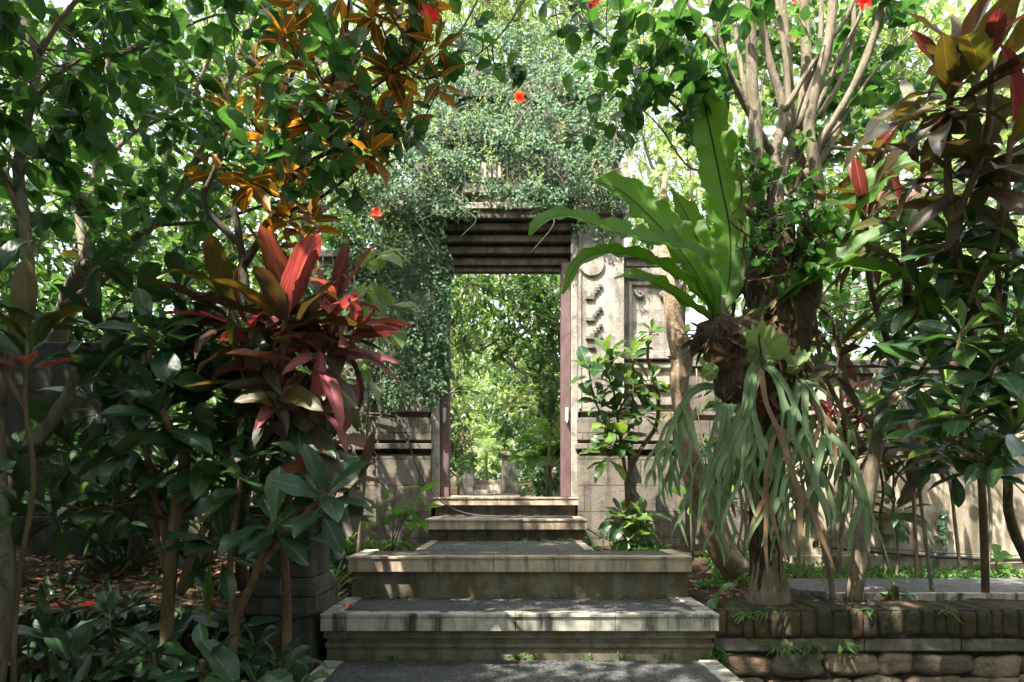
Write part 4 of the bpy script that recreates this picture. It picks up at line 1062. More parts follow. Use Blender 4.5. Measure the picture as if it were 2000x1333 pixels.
shield(1415, 700, 3.84, .10, 'shield_brown', 5, 9, 110, 100, 0); shield(1470, 770, 3.84, .11, 'shield_brown', 7, 3, 270, 60, 0)
STAGM = ['stag']
def antler(base, dir0, L, w0, seed, depth=3, d=3.75):
    """one hanging frond that forks again and again; all its ribbons in one mesh"""
    rg = np.random.default_rng(seed); Vs = []; Fs = []; Us = []; cnt = [0]
    def ribbon(p, v, length, wa, wb, nrml, last):
        n = 12; cur = p.copy(); dr = v.copy(); P0 = []; dev = rg.normal(0, .55, 3) * [1, .5, .1]
        for i in range(n + 1):
            P0.append(cur.copy()); t = i / n
            dr = nrm(dr + np.array([0, 0, -.16]) * (1 if dr[2] > -.93 else .1) + dev * .10 * math.sin(t * 5 + seed)); cur = cur + dr * length / n
        P0 = np.array(P0); T = nrm(np.gradient(P0, axis=0)); S = nrm(np.cross(T, nrml)); N2 = np.cross(S, T)
        t = np.linspace(0, 1, n + 1)
        w = wa + (wb - wa) * t; w = w * (1 + .55 * np.clip((t - .72) / .28, 0, 1) ** 1.5 * (0 if last else 1))
        if last: w = wa * (1 - t ** 3.2) ** .7 + .0015
        tw = rg.normal(0, .9)
        for j, uu in enumerate((-1, 0, 1)):
            Vs.append(P0 + S * (uu * w * .5)[:, None] * math.cos(tw * .5) + N2 * (w * .5 * (.35 * abs(uu) + uu * math.sin(tw) * t * .6))[:, None]); Us.append(np.stack([np.full(n + 1, .5 + .5 * uu), t], -1))
        b = cnt[0]
        for i in range(n):
            for j in range(2):
                Fs.append((b + j * (n + 1) + i, b + (j + 1) * (n + 1) + i, b + (j + 1) * (n + 1) + i + 1, b + j * (n + 1) + i + 1))
        cnt[0] += 3 * (n + 1)
        return P0[-1], T[-1], S[-1]
    def rec(p, v, length, wd, lev, nrml):
        last = lev == 0
        e, T, S = ribbon(p, v, length, wd, wd * .72, nrml, last)
        if last: return
        k = 2 if rg.uniform() < .8 else 3
        for q in range(k):
            s = (-1, 1, 0)[q] * rg.uniform(.35, .8)
            rec(e - T * wd * .35 + S * (-1, 1, 0)[q] * wd * .22, nrm(T + S * s + rg.normal(0, .08, 3)), length * rg.uniform(.5, 1.05), wd * rg.uniform(.68, .9), lev - 1, nrm(nrml + rg.normal(0, .25, 3)))
    rec(np.asarray(base, float), nrm(dir0), L, w0, depth, nrm(np.array([rg.normal(0, .35), -1, rg.normal(.1, .2)])))
    return raw('fertile_frond', np.concatenate(Vs), np.array(Fs), M[STAGM[0]], sg, np.concatenate(Us), True)
rg = np.random.default_rng(44)
specs = []
for k in range(7): specs.append((1485 + rg.uniform(-12, 12), 712, 3.72, (rg.uniform(-.7, .45), -.35, -.35), rg.uniform(.20, .44), .044))
for k in range(8): specs.append((1560 + rg.uniform(-14, 12), 745, 3.80, (rg.uniform(-.4, .5), rg.uniform(-.5, .1), -.1), rg.uniform(.20, .46), .048))
for k in range(4): specs.append((1390 + rg.uniform(-10, 10), 755, 3.80, (rg.uniform(-.9, -.3), rg.uniform(-.4, .1), .12), rg.uniform(.16, .34), .036))
for k in range(6): specs.append((1440 + rg.uniform(-30, 10), 790, 3.80, (rg.uniform(-.5, .2), -.3, -.5), rg.uniform(.18, .34), .038))
for k, (a, b, d, v, L, wd) in enumerate(specs):
    STAGM[0] = 'dead' if k in (5, 14, 22) else 'stag'; antler(P(a, b, d), v, L, wd * rg.uniform(.8, 1.2), 100 + k, 2 if k % 3 else 3)
# ------------------------------------------------------------------ generic small builders
def ground_it(base, stems):
    """carry the main stem down to the soil and put the plant's base there"""
    pts, r = stems[0]; c = P(*pts[0]); g = float(gz(c[0], c[1])) - .04
    if c[2] > g + .02:
        d = c[1]; py = HOR + (EYE - g) * F / d; r = list(r) if np.ndim(r) else [r]
        stems = [([(pts[0][0] - 3, py, d)] + list(pts), [r[0] * 1.12] + r)] + list(stems[1:]); c = P(pts[0][0] - 3, py, d)
    return np.array([c[0], c[1], max(g, c[2])]), stems
def rosette_plant(name, label, cat, base, heads, stems, kinds, seed, group=None, bark='bark_brown', rough=.08, wob=0.03):
    """stems: list of (pts, radii); heads: (px,py,d,axis,n,L,W,opts)"""
    base, stems = ground_it(base, stems)
    t = thing(name, label, cat, base, group); w = Wood(seed); rg = np.random.default_rng(seed)
    for pts, r in stems: w.px(pts, r, sides=8, rough=rough)
    lvs = {}
    for h in heads:
        px, py, d, ax, n, L, W = h[:7]; o = dict(h[7]) if len(h) > 7 else {}
        kind = o.pop('kind', None) or kinds
        c = P(px, py, d); q = w.near(c)
        if np.linalg.norm(q - c) > .03:
            w.mb.tube([q, (q + c) / 2 + [0, 0, -.05], c], [.010, .008], 6, sub=4)
        for i, (mat, shape, lo, hi, frac) in enumerate(kind):
            key = (mat, shape)
            if key not in lvs: lvs[key] = Leaves(shape, 9, 4)
            rosette(lvs[key], c, ax, max(2, int(round(n * frac * 1.15))), L * (1.1 if shape == 'cord' else 1), W * (1.0 if shape == 'cord' else 1.2 if shape == 'obovate' else 1), rg, lo=lo, hi=hi, **o)
    w.mb.build('stem', M[bark], t, smooth=True)
    nm = {'cord_old': 'old_leaves', 'cord_red': 'red_leaves', 'cord_olive': 'olive_leaves', 'dark': 'leaves', 'dark_lit': 'leaves'}
    for (mat, shape), lv in lvs.items(): lv.build(nm.get(mat, 'leaves'), M[mat], t)
    return t
K_RED = [('cord_red', 'cord', 0, .55, .45), ('cord_olive', 'cord', .05, .7, .22), ('cord_old', 'cord', .4, 1, .6)]
K_OLD = [('cord_olive', 'cord', 0, .5, .4), ('cord_old', 'cord', .3, 1, .6)]
K_OLDRED = [('cord_red', 'cord', 0, .25, .15), ('cord_olive', 'cord', .05, .95, .55), ('cord_old', 'cord', .35, 1, .42)]
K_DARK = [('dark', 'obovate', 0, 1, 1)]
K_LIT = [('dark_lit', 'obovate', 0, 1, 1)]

# ------------------------------------------------------------------ LEFT SIDE
# leafy tree at the left edge
def leafy(name, label, cat, base, branches, clusters, seed, mat='hib', bark='bark', shape='ovate', seg=(6, 4), group=None, leaf='crown', sides=9, rough=.10, grounded=True, **kw):
    if grounded: base, branches = ground_it(base, branches)
    t = thing(name, label, cat, base, group); w = Wood(seed)
    for pts, r in branches: w.px(pts, r, sides=sides, rough=rough)
    lv = Leaves(shape, *seg); rg = np.random.default_rng(seed + 1); crown(w, lv, clusters, rg, **kw)
    w.mb.build('trunk', M[bark], t, smooth=True)
    if lv.count(): lv.build(leaf, M[mat], t)
    return t
t = leafy('leafy_tree', 'leafy tree with a pale mottled trunk running up the left edge of the photo', 'tree', P(15, 1400, 2.9),
      [([(-35, 1500, 2.9), (-12, 1333, 2.9), (8, 1150, 2.9), (-2, 960, 2.9), (-10, 800, 2.9), (-15, 640, 2.9)], [.05, .045, .040, .036, .034, .03]),
       ([(-10, 800, 2.9), (52, 560, 2.95), (48, 440, 2.95), (36, 330, 3.0), (60, 200, 3.0), (72, 110, 3.0), (30, 0, 3.0), (20, -80, 3.0)], [.03, .026, .024, .022, .02, .017, .013, .01]),
       ([(72, 110, 3.0), (110, 50, 3.0), (165, -20, 3.0), (190, -80, 3.0)], [.015, .012, .01, .008]),
       ([(48, 440, 2.95), (-30, 250, 2.9), (-60, 60, 2.9)], [.014, .011, .008]),
       ([(60, 200, 3.0), (150, 120, 2.9), (260, 100, 2.8), (330, 40, 2.8)], [.010, .008, .005])],
      [(50, 60, 2.9, 110, 90, .4, 12), (130, 180, 2.9, 120, 90, .4, 9), (30, 290, 2.9, 60, 90, .3, 4), (250, 60, 2.8, 120, 80, .4, 8), (120, 320, 3.0, 90, 80, .3, 4), (330, 130, 2.8, 70, 60, .3, 4)],
      51, L=.115, W=.085, per=7, twig=.25, bark='bark')
t = leafy('leafy_tree', 'wide branching tree with thick pale diagonal limbs behind the dark leaves, upper left', 'tree', P(90, 990, 5.85),
      [([(90, 990, 5.85), (95, 820, 5.8), (105, 700, 5.7), (130, 600, 5.4), (165, 520, 4.9)], [.10, .09, .08, .072, .062]),
       ([(165, 520, 4.90), (180, 430, 4.90), (188, 330, 4.90), (205, 200, 4.90), (215, 90, 4.90), (235, -60, 4.90)], [.034, .026, .023, .02, .018, .016]),
       ([(165, 520, 4.90), (240, 480, 4.80), (320, 420, 4.70), (380, 320, 4.65), (420, 230, 4.60), (470, 100, 4.60), (520, -30, 4.60), (540, -90, 4.60)], [.036, .03, .026, .022, .02, .019, .018, .016]),
       ([(125, 600, 4.95), (220, 530, 4.90), (300, 440, 4.90), (360, 370, 4.90), (440, 300, 4.90)], [.034, .027, .022, .018, .014]),
       ([(165, 520, 4.90), (150, 400, 5.10), (120, 330, 4.0), (100, 210, 4.0)], [.03, .025, .02, .015]),
       ([(188, 330, 4.90), (260, 260, 5.00), (330, 210, 5.00), (300, 90, 5.00), (290, -60, 5.00)], [.02, .018, .015, .013, .01]),
       ([(300, 440, 4.90), (420, 430, 4.80), (520, 400, 4.70), (600, 380, 4.60)], [.016, .013, .01, .006]),
       ([(320, 420, 4.70), (330, 300, 4.80), (380, 180, 4.80), (430, 60, 4.80), (440, -60, 4.80)], [.018, .015, .013, .011, .01]),
       ([(380, 320, 4.65), (480, 270, 4.55), (600, 248, 4.50), (690, 255, 4.50)], [.012, .009, .006, .004]),
       ([(60, 95, 4.60), (250, 100, 4.60), (420, 30, 4.60), (560, 34, 4.60)], [.010, .010, .009, .006])],
      [(150, 90, 4.40, 150, 110, .5, 12), (330, 60, 4.30, 150, 90, .5, 15), (240, 230, 4.40, 130, 90, .5, 12), (380, 220, 4.30, 110, 90, .5, 13), (160, 360, 4.60, 130, 90, .4, 10), (330, 380, 4.40, 120, 70, .4, 10),
       (520, 60, 4.20, 80, 70, .4, 14), (510, 300, 4.20, 100, 90, .4, 14), (620, 300, 4.10, 90, 60, .3, 9), (60, 420, 4.70, 80, 80, .3, 8), (700, 200, 4.10, 60, 60, .2, 6), (270, 470, 4.40, 110, 40, .3, 8)],
      52, L=.125, W=.095, per=7, twig=.25, bark='bark_pale', sides=11)
leafy('overhanging_shrub', 'fresh green twigs with toothed leaves hanging in front of the ivy at the top', 'shrub', P(640, 900, 3.5),
      [([(700, -120, 3.3), (760, 20, 3.3), (800, 90, 3.3), (850, 190, 3.3)], [.010, .008, .006, .003]), ([(760, 20, 3.3), (700, 130, 3.3), (720, 220, 3.3)], [.006, .005, .003]),
       ([(960, -60, 3.6), (900, 60, 3.6), (820, 140, 3.6), (770, 200, 3.6)], [.006, .005, .004, .003]), ([(1060, -60, 3.5), (985, 60, 3.5), (930, 110, 3.5)], [.006, .005, .003])],
      [(800, 50, 3.3, 60, 60, .2, 10), (860, 110, 3.3, 30, 40, .1, 4), (680, 130, 3.1, 110, 110, .3, 11), (560, 250, 3.1, 120, 120, .3, 14), (640, 330, 3.1, 70, 50, .2, 8), (905, 60, 3.5, 12, 18, .1, 2), (990, 125, 3.5, 16, 10, .05, 2), (760, 250, 3.3, 60, 50, .2, 7)],
      53, grounded=False, L=.10, W=.072, per=6, twig=.14, mat='hib', leaf='leaves')

# croton with orange veined leaves
ct = thing('croton_shrub', 'tall croton with orange-veined dark leaves left of the gate top', 'shrub', P(480, 1150, 3.45)); w = Wood(61)
for pts, r in [([(470, 1150, 3.5), (480, 900, 3.5), (500, 700, 3.5), (480, 560, 3.5), (470, 480, 3.5), (455, 400, 3.5)], [.03, .028, .025, .022, .02, .018]),
               ([(470, 480, 3.5), (400, 400, 3.5), (420, 330, 3.5), (440, 260, 3.5)], [.018, .015, .012, .01]),
               ([(475, 520, 3.5), (540, 420, 3.45), (580, 330, 3.4), (620, 230, 3.4), (660, 120, 3.4), (680, 20, 3.4), (690, -60, 3.4)], [.02, .018, .016, .014, .012, .01, .01]),
               ([(580, 330, 3.4), (660, 290, 3.35), (740, 270, 3.3), (800, 240, 3.3)], [.012, .010, .008, .006]), ([(620, 230, 3.4), (700, 190, 3.35), (790, 130, 3.3)], [.01, .008, .005]),
               ([(455, 400, 3.5), (520, 290, 3.5), (560, 190, 3.5), (590, 60, 3.5)], [.014, .012, .01, .008]), ([(540, 420, 3.45), (620, 390, 3.4), (700, 330, 3.4)], [.012, .009, .006])]:
    w.px(pts, r)
lv = Leaves('lance', 6, 4); lv.kind = 'ovate'; rg = np.random.default_rng(62)
CRO = [(700, 90), (750, 130), (800, 110), (840, 60), (860, 150), (690, 30), (640, 60), (770, 30), (600, 120), (560, 60), (740, 200), (690, 230), (640, 180), (800, 230), (730, 290), (650, 280), (590, 240), (540, 180), (500, 110),
       (520, 260), (560, 330), (620, 350), (480, 200), (500, 340), (440, 330), (560, 410), (830, 0), (600, 0), (520, 450), (780, 175), (670, 140), (720, 20), (610, 420)]
for (a, b) in CRO:
    d = rg.uniform(3.15, 3.55); c = P(a + rg.normal(0, 8), b + rg.normal(0, 8), d); q = w.near(c)
    w.mb.tube([q, (q + c) / 2 + [0, 0, -.04], c], [.006, .004], 5, sub=3, cap=False)
    rosette(lv, c, nrm(np.array([rg.normal(0, .5), -.3 + rg.normal(0, .4), .7])), int(rg.integers(7, 15)), .175, .078, rg, a0=30, a1=120, bend=.45, fold=.3, wave=.12, spread=.07)
w.mb.build('stem', M['bark_dark'], ct, smooth=True); lv.build('leaves', M['croton'], ct)
flower(840, 30, 3.2, ct, rg, .05); flower(1548, 1, 3.9, rt, rg, .03)

# red cordyline, the eye-catcher left of the door
rosette_plant('red_cordyline', 'bushy red and maroon cordyline with upright scarlet leaves left of the doorway', 'shrub', P(560, 1150, 3.1),
    [(560, 600, 2.95, (-.05, -.1, 1), 16, .40, .125, dict(a0=4, a1=95, bend=.5, fold=.3, wave=.16, kind=[('cord_red', 'cord', 0, .45, .25), ('cord_olive', 'cord', .0, .6, .3), ('cord_old', 'cord', .3, 1, .6)])), (655, 590, 3.15, (.3, -.25, 1), 18, .33, .085, dict(a0=8, a1=105, bend=.9, wave=.2, fold=.45, kind=[('cord_red', 'cord', 0, .8, .75), ('cord_old', 'cord', .5, 1, .4)])),
     (625, 690, 3.0, (.55, -.5, .7), 20, .36, .085, dict(a0=25, a1=110, bend=1.0, wave=.2, fold=.45, kind=[('cord_red', 'cord', 0, .9, .75), ('cord_old', 'cord', .4, 1, .4)])), (690, 650, 3.1, (.8, -.3, .5), 15, .32, .065, dict(a0=15, a1=95, bend=.8, fold=.45, kind=[('cord_red', 'cord', 0, 1, .9), ('cord_old', 'cord', .4, 1, .3)])), (490, 640, 3.0, (-.4, -.3, 1), 13, .38, .10, dict(a0=15, a1=105, bend=.8)),
     (610, 800, 2.95, (.4, -.6, .5), 12, .34, .11, dict(a0=20, a1=115, bend=1.0, kind=K_OLDRED)), (455, 600, 3.1, (-.3, -.2, 1), 12, .36, .095, dict(a0=15, a1=105, kind=K_OLD)), (470, 720, 3.0, (-.4, -.4, .8), 11, .34, .09, dict(a0=25, a1=110, kind=K_OLD)), (530, 760, 2.95, (-.3, -.6, .6), 9, .32, .10, dict(a0=30, a1=115, kind=K_OLD)), (660, 860, 3.0, (.6, -.4, .3), 9, .31, .10, dict(a0=30, a1=110, bend=1.1))],
    [([(560, 1180, 3.2), (545, 1000, 3.15), (540, 850, 3.1), (550, 720, 3.0), (560, 605, 2.95)], [.022, .020, .018, .018, .016]), ([(540, 850, 3.1), (600, 760, 3.05), (640, 660, 3.1), (655, 595, 3.15)], [.016, .014, .014, .012]),
     ([(545, 1000, 3.15), (500, 850, 3.1), (490, 730, 3.05), (490, 645, 3.0)], [.016, .014, .014, .012]), ([(540, 850, 3.1), (590, 830, 3.0), (625, 700, 3.0)], [.014, .013, .012]), ([(600, 760, 3.05), (650, 720, 3.1), (690, 665, 3.1)], [.012, .01]),
     ([(545, 1000, 3.15), (600, 930, 3.0), (660, 862, 3.0)], [.013, .012]), ([(590, 830, 3.0), (610, 802, 2.95)], [.012, .011]), ([(500, 850, 3.1), (530, 762, 2.95)], [.012, .011])], K_RED, 71)
rosette_plant('red_cordyline', 'cordyline with brown upright and rust-red drooping leaves at the left edge', 'shrub', P(50, 1180, 2.7),
    [(55, 655, 2.6, (0, -.1, 1), 9, .28, .10, dict(a0=8, a1=80, bend=.4, kind=[('cord_olive', 'cord', 0, .4, .4), ('dark_lit', 'cord', .3, .7, .4), ('cord_red', 'cord', .8, 1, .35)])), (-20, 560, 2.6, (.2, -.1, 1), 7, .34, .12, dict(a0=20, a1=90, kind=K_DARK))],
    [([(30, 1200, 2.7), (66, 950, 2.65), (50, 800, 2.6), (55, 660, 2.6)], [.011, .010, .009, .008]), ([(50, 800, 2.6), (0, 700, 2.6), (-20, 565, 2.6)], [.012, .01])], K_OLD, 72)
# plumeria like branch
t = thing('knobbly_branch_shrub', 'bare knobbly grey forked branch reaching up in front of the dark wall', 'shrub', P(20, 1250, 3.1)); w = Wood(73)
w.px([(-30, 1260, 3.1), (0, 1050, 3.1), (50, 895, 3.1), (95, 830, 3.1), (135, 770, 3.1), (152, 710, 3.1), (165, 672, 3.1)], [.05, .045, .034, .03, .027, .024, .02], rough=.14)
w.px([(160, 690, 3.1), (185, 692, 3.08), (215, 680, 3.05), (235, 672, 3.05)], [.018, .016, .013, .008])
w.mb.build('stem', M['bark_pale'], t, smooth=True); lv = Leaves('obovate', 6, 4); rg = np.random.default_rng(7)
rosette(lv, P(165, 665, 3.1), (0, 0, 1), 6, .2, .07, rg, a0=40, a1=100); rosette(lv, P(236, 668, 3.05), (.6, 0, .5), 6, .2, .07, rg, a0=30, a1=100); lv.build('leaves', M['dark'], t)

# dark glossy leaved shrub, left centre
DS = [(130, 860, 3.2), (90, 980, 3.1), (230, 960, 3.2), (440, 1050, 3.0), (330, 1010, 3.15), (250, 840, 3.0), (350, 690, 3.05), (455, 900, 2.95), (200, 640, 3.1), (440, 640, 3.3), (380, 780, 3.1), (520, 870, 3.1), (560, 690, 3.3), (330, 900, 3.2), (180, 780, 3.3),
      (315, 795, 2.85), (300, 640, 2.95), (230, 720, 3.0), (420, 730, 3.05), (385, 640, 3.2), (350, 560, 3.2), (400, 870, 3.0), (470, 800, 3.15), (260, 560, 3.3)]
rosette_plant('glossy_leaf_shrub', 'shrub with whorls of big dark glossy leaves in front of the dark wall', 'shrub', P(330, 1210, 3.1),
    [(a, b, d, (rgx, -.25, 1), 13, .27, .095, dict(a0=20, a1=108, bend=.55, fold=.25, wave=.06)) for (a, b, d), rgx in zip(DS, (-.4, -.3, -.1, .2, 0, -.4, 0, .2, -.4, .2, .1, .3, .1, 0, -.5, 0, -.2, -.4, .2, .1, 0, .3, .3, -.1))],
    [([(325, 1290, 3.15), (330, 1150, 3.1), (345, 1000, 3.05), (360, 900, 3.0), (335, 840, 2.9), (315, 800, 2.85)], [.034, .03, .028, .025, .018, .013]), ([(360, 900, 3.0), (380, 820, 3.05), (420, 735, 3.05)], [.018, .014, .012]),
     ([(335, 1090, 3.1), (300, 960, 3.1), (280, 800, 3.0), (300, 645, 2.95)], [.02, .016, .014, .012]), ([(345, 1000, 3.05), (420, 930, 3.1), (470, 805, 3.15)], [.018, .014, .012]), ([(335, 1150, 3.1), (305, 1050, 3.15), (290, 950, 3.2)], [.014, .012]),
     ([(350, 1160, 3.1), (385, 1060, 3.1), (430, 990, 3.1), (500, 950, 3.0)], [.02, .017, .014, .012]), ([(380, 820, 3.05), (385, 700, 3.2), (350, 565, 3.2)], [.014, .012]), ([(350, 1160, 3.1), (400, 1100, 3.2), (420, 1030, 3.2), (480, 960, 3.2)], [.018, .015])], K_DARK, 74, bark='bark_brown', rough=.12)
rosette_plant('glossy_leaf_shrub', 'shrub with broad leaves showing pale midribs leaning over the stone pedestal', 'shrub', P(470, 1200, 3.0),
    [(635, 960, 2.75, (.25, -.5, .8), 12, .25, .088, dict(a0=25, a1=112, bend=.5, fold=.25, wave=.05)), (535, 1010, 2.7, (.1, -.6, .6), 10, .27, .10, dict(a0=35, a1=120, bend=.6)), (590, 900, 2.9, (0, -.3, 1), 9, .25, .085, dict(a0=20, a1=105)),
     (470, 930, 2.9, (-.2, -.4, .8), 9, .24, .085, dict(a0=30, a1=112)), (700, 940, 2.9, (.6, -.3, .5), 6, .24, .06, dict(a0=30, a1=110, bend=1.0, kind=[('cord_old', 'cord', 0, 1, 1)]))],
    [([(455, 1260, 3.0), (500, 1120, 2.9), (520, 1060, 2.8), (535, 1015, 2.7)], [.018, .015, .012]), ([(500, 1120, 2.9), (560, 1040, 2.8), (600, 1000, 2.8), (635, 965, 2.75)], [.014, .012, .01]),
     ([(455, 1260, 3.0), (450, 1100, 3.0), (470, 935, 2.9)], [.015, .012]), ([(560, 1040, 2.8), (580, 970, 2.9), (590, 905, 2.9)], [.01, .009]), ([(600, 1000, 2.8), (660, 980, 2.9), (700, 942, 2.9)], [.009, .008])], K_DARK, 75, bark='bark_brown')
rosette_plant('low_glossy_plant', 'low dark rosette of wide leaves in the deep shade at the bottom left', 'plant', P(400, 1420, 2.6),
    [(395, 1285, 2.5, (0, -.3, 1), 9, .22, .09, dict(a0=25, a1=108, bend=.6)), (480, 1345, 2.5, (.3, -.3, .8), 7, .24, .10, dict(a0=25, a1=100))], [([(395, 1440, 2.6), (395, 1340, 2.55), (395, 1290, 2.5)], [.014, .012]), ([(395, 1380, 2.57), (440, 1350, 2.5), (480, 1332, 2.5)], [.01, .009])], K_DARK, 76)
rosette_plant('low_glossy_plant', 'single long dark leaves reaching in from the left edge low down', 'plant', P(-60, 1250, 2.4),
    [(-50, 1045, 2.3, (.9, -.2, .35), 4, .25, .08, dict(a0=8, a1=45, bend=.7, fold=.2)), (-10, 930, 2.4, (.4, -.2, .8), 7, .13, .045, dict(a0=20, a1=105))], [([(-70, 1420, 2.5), (-60, 1200, 2.4), (-50, 1050, 2.3), (-10, 932, 2.4)], [.014, .012, .01])], K_DARK, 77)
def spiky(name, label, base, n, L, W, seed, mat='dark', a0=8, a1=75, bend=.8, cat='plant', group=None, fold=.5, shape='strap', out=None, seg=(8, 2)):
    t = thing(name, label, cat, base, group); lv = Leaves(shape, *seg); rg = np.random.default_rng(seed)
    rosette(lv, np.asarray(base) + [0, 0, .02], (0, -.05, 1), n, L, W, rg, a0=a0, a1=a1, bend=bend, fold=fold, wave=.02, spread=.02)
    if out: o = lv.build(out, M[mat], t); return t
    m = MB(); m.tube([np.asarray(base) + [0, 0, -.05], np.asarray(base) + [0, 0, .04]], [.012, .008], 6); m.build('stem', M['stem_green'], t); lv.build('leaves', M[mat], t); return t
spiky('spiky_plant', 'dark sword-leaved plant at the lower left corner', P(130, 1400, 2.6), 10, .45, .085, 81, a1=65)
spiky('spiky_plant', 'slender upright sword leaves right of the lower left corner', P(275, 1390, 2.7), 5, .36, .035, 82, a1=40)
spiky('spiky_plant', 'tall thin green blades standing among the stems left of the pedestal', P(405, 1150, 3.4), 5, .5, .035, 83, mat='dark_lit', a1=18, bend=.3)
spiky('spiky_plant', 'broad dark blades at the bottom beside the lower path', P(540, 1390, 3.0), 7, .3, .05, 84, a1=60)
spiky('striped_grass_plant', 'tuft of white-striped blades between the pedestal and the steps', P(655, 1150, 4.0), 26, .24, .017, 85, mat='varieg', a1=95, bend=1.2)

# light green plants left of the upper steps
rg = np.random.default_rng(90)
def twiggy(name, label, base, heads, seed, mat='hib_light', L=.12, W=.055, n=9, shape='ovate', cat='plant', r=.006, bark='stem_green', ax=(0, -.2, 1), a0=30, a1=105, bend=.5, group=None):
    b = P(*base); t = thing(name, label, cat, b, group); w = MB(); lv = Leaves(shape, 5, 2); rg = np.random.default_rng(seed)
    for h in heads:
        c = P(*h[:3]); w.tube([b, b * .5 + c * .5 + rg.normal(0, .03, 3), c], [r, r * .8, r * .5], 6, seed, .1, 4)
        rosette(lv, c, nrm(np.array(ax) + rg.normal(0, .2, 3)), n, L, W, rg, a0=a0, a1=a1, bend=bend, fold=.2, wave=.08, spread=L * .9)
    w.build('stem', M[bark], t, smooth=True); lv.build('leaves', M[mat], t); return t
twiggy('papaya_seedling', 'fresh green seedling with drooping lobed leaves against the gate base left of the top step', (765, 1080, 5.3), [(768, 950, 5.3), (735, 985, 5.25), (800, 990, 5.3), (820, 960, 5.3)], 91, L=.24, W=.10, n=6, a0=60, a1=100)
twiggy('low_foliage_plant', 'small light green plant right beside the left end of the wide step', (705, 1075, 4.8), [(705, 1020, 4.8), (690, 1050, 4.75)], 92, L=.14, W=.07, n=6)
spiky('lily_turf', 'glossy dark strap leaves bending over the left end of the wide step', P(735, 1085, 4.85), 24, .24, .035, 93, mat='dark_lit', a0=35, a1=95, bend=1.0)
spiky('lily_turf', 'dark strap-leaved tuft with pale tips beside the second step', P(800, 1075, 5.1), 20, .2, .03, 94, mat='dark_lit', a0=35, a1=95, bend=1.0)
leafy('bright_leaf_shrub', 'few bright green pointed leaves hanging between the red cordyline and the ivy', 'shrub', P(700, 1080, 4.6),
      [([(700, 1080, 4.6), (715, 900, 4.5), (720, 700, 4.3), (715, 540, 4.2)], [.012, .010, .008, .005])], [(735, 500, 4.1, 20, 20, .1, 2), (740, 560, 4.1, 25, 20, .1, 2), (745, 620, 4.1, 25, 25, .1, 3), (730, 700, 4.1, 20, 30, .1, 2)], 95, mat='far_lime', L=.2, W=.085, per=4, twig=.1, leaf='leaves', seg=(6, 4), droop=.5)
# lush shrubs filling behind, left, in front of the low wall
leafy('shade_shrub', 'shaded green shrub filling the gap between the dark wall and the gate', 'shrub', P(520, 1090, 5.2),
      [([(520, 1090, 5.2), (500, 900, 5.2), (480, 700, 5.2), (470, 560, 5.2)], [.03, .025, .018, .01]), ([(510, 1000, 5.2), (580, 850, 5.2), (620, 700, 5.2), (660, 560, 5.2)], [.02, .016, .012, .008]), ([(510, 1000, 5.2), (420, 850, 5.1), (380, 700, 5.1)], [.02, .016, .01])],
      [(480, 700, 5.2, 130, 120, .5, 34), (620, 620, 5.3, 70, 130, .4, 22), (380, 640, 5.1, 90, 90, .4, 18), (600, 850, 5.1, 80, 80, .4, 14), (440, 900, 5.1, 70, 60, .3, 10), (680, 760, 5.2, 30, 60, .3, 6)], 96, mat='far_deep', L=.13, W=.06, per=9, twig=.25, seg=(3, 2))

# ------------------------------------------------------------------ RIGHT SIDE
# leaning rough trunk
t = thing('leaning_tree', 'leaning trunk with flaky pinkish bark behind the hanging fern', 'tree', P(1440, 1100, 4.9)); w = Wood(101); d = 4.75
w.px([(1440, 1120, 4.95), (1400, 1060, 4.9), (1370, 980, 4.85), (1348, 900, d), (1335, 820, d), (1326, 760, d), (1332, 700, d), (1318, 640, d), (1312, 590, d), (1300, 520, d + .1), (1290, 440, d + .2), (1300, 340, d + .3)],
     [.10, .09, .082, .075, .065, .065, .075, .062, .055, .045, .035, .02], sides=14, rough=.14)
w.px([(1440, 1110, 5.0), (1420, 1060, 5.0), (1400, 990, 5.0), (1395, 920, 5.0), (1410, 850, 5.0)], [.06, .05, .04, .035, .03], sides=10)
w.px([(1332, 700, d), (1355, 680, d - .05), (1365, 655, d - .1)], [.045, .04, .03]); w.px([(1300, 520, d + .1), (1340, 440, 5.0), (1350, 330, 5.1), (1330, 200, 5.1)], [.02, .016, .012, .008])
w.mb.build('trunk', M['bark_flaky'], t, smooth=True)
lv = Leaves('ovate', 3, 2); rg = np.random.default_rng(3); wt = Wood(5); wt.nodes = w.nodes
crown(wt, lv, [(1310, 330, 5.1, 70, 90, .4, 12), (1370, 250, 5.2, 60, 80, .4, 8)], rg, L=.09, W=.05, per=9, twig=.25); wt.mb.build('twigs', M['bark'], t, smooth=True); lv.build('crown', M['far_lime'], t)
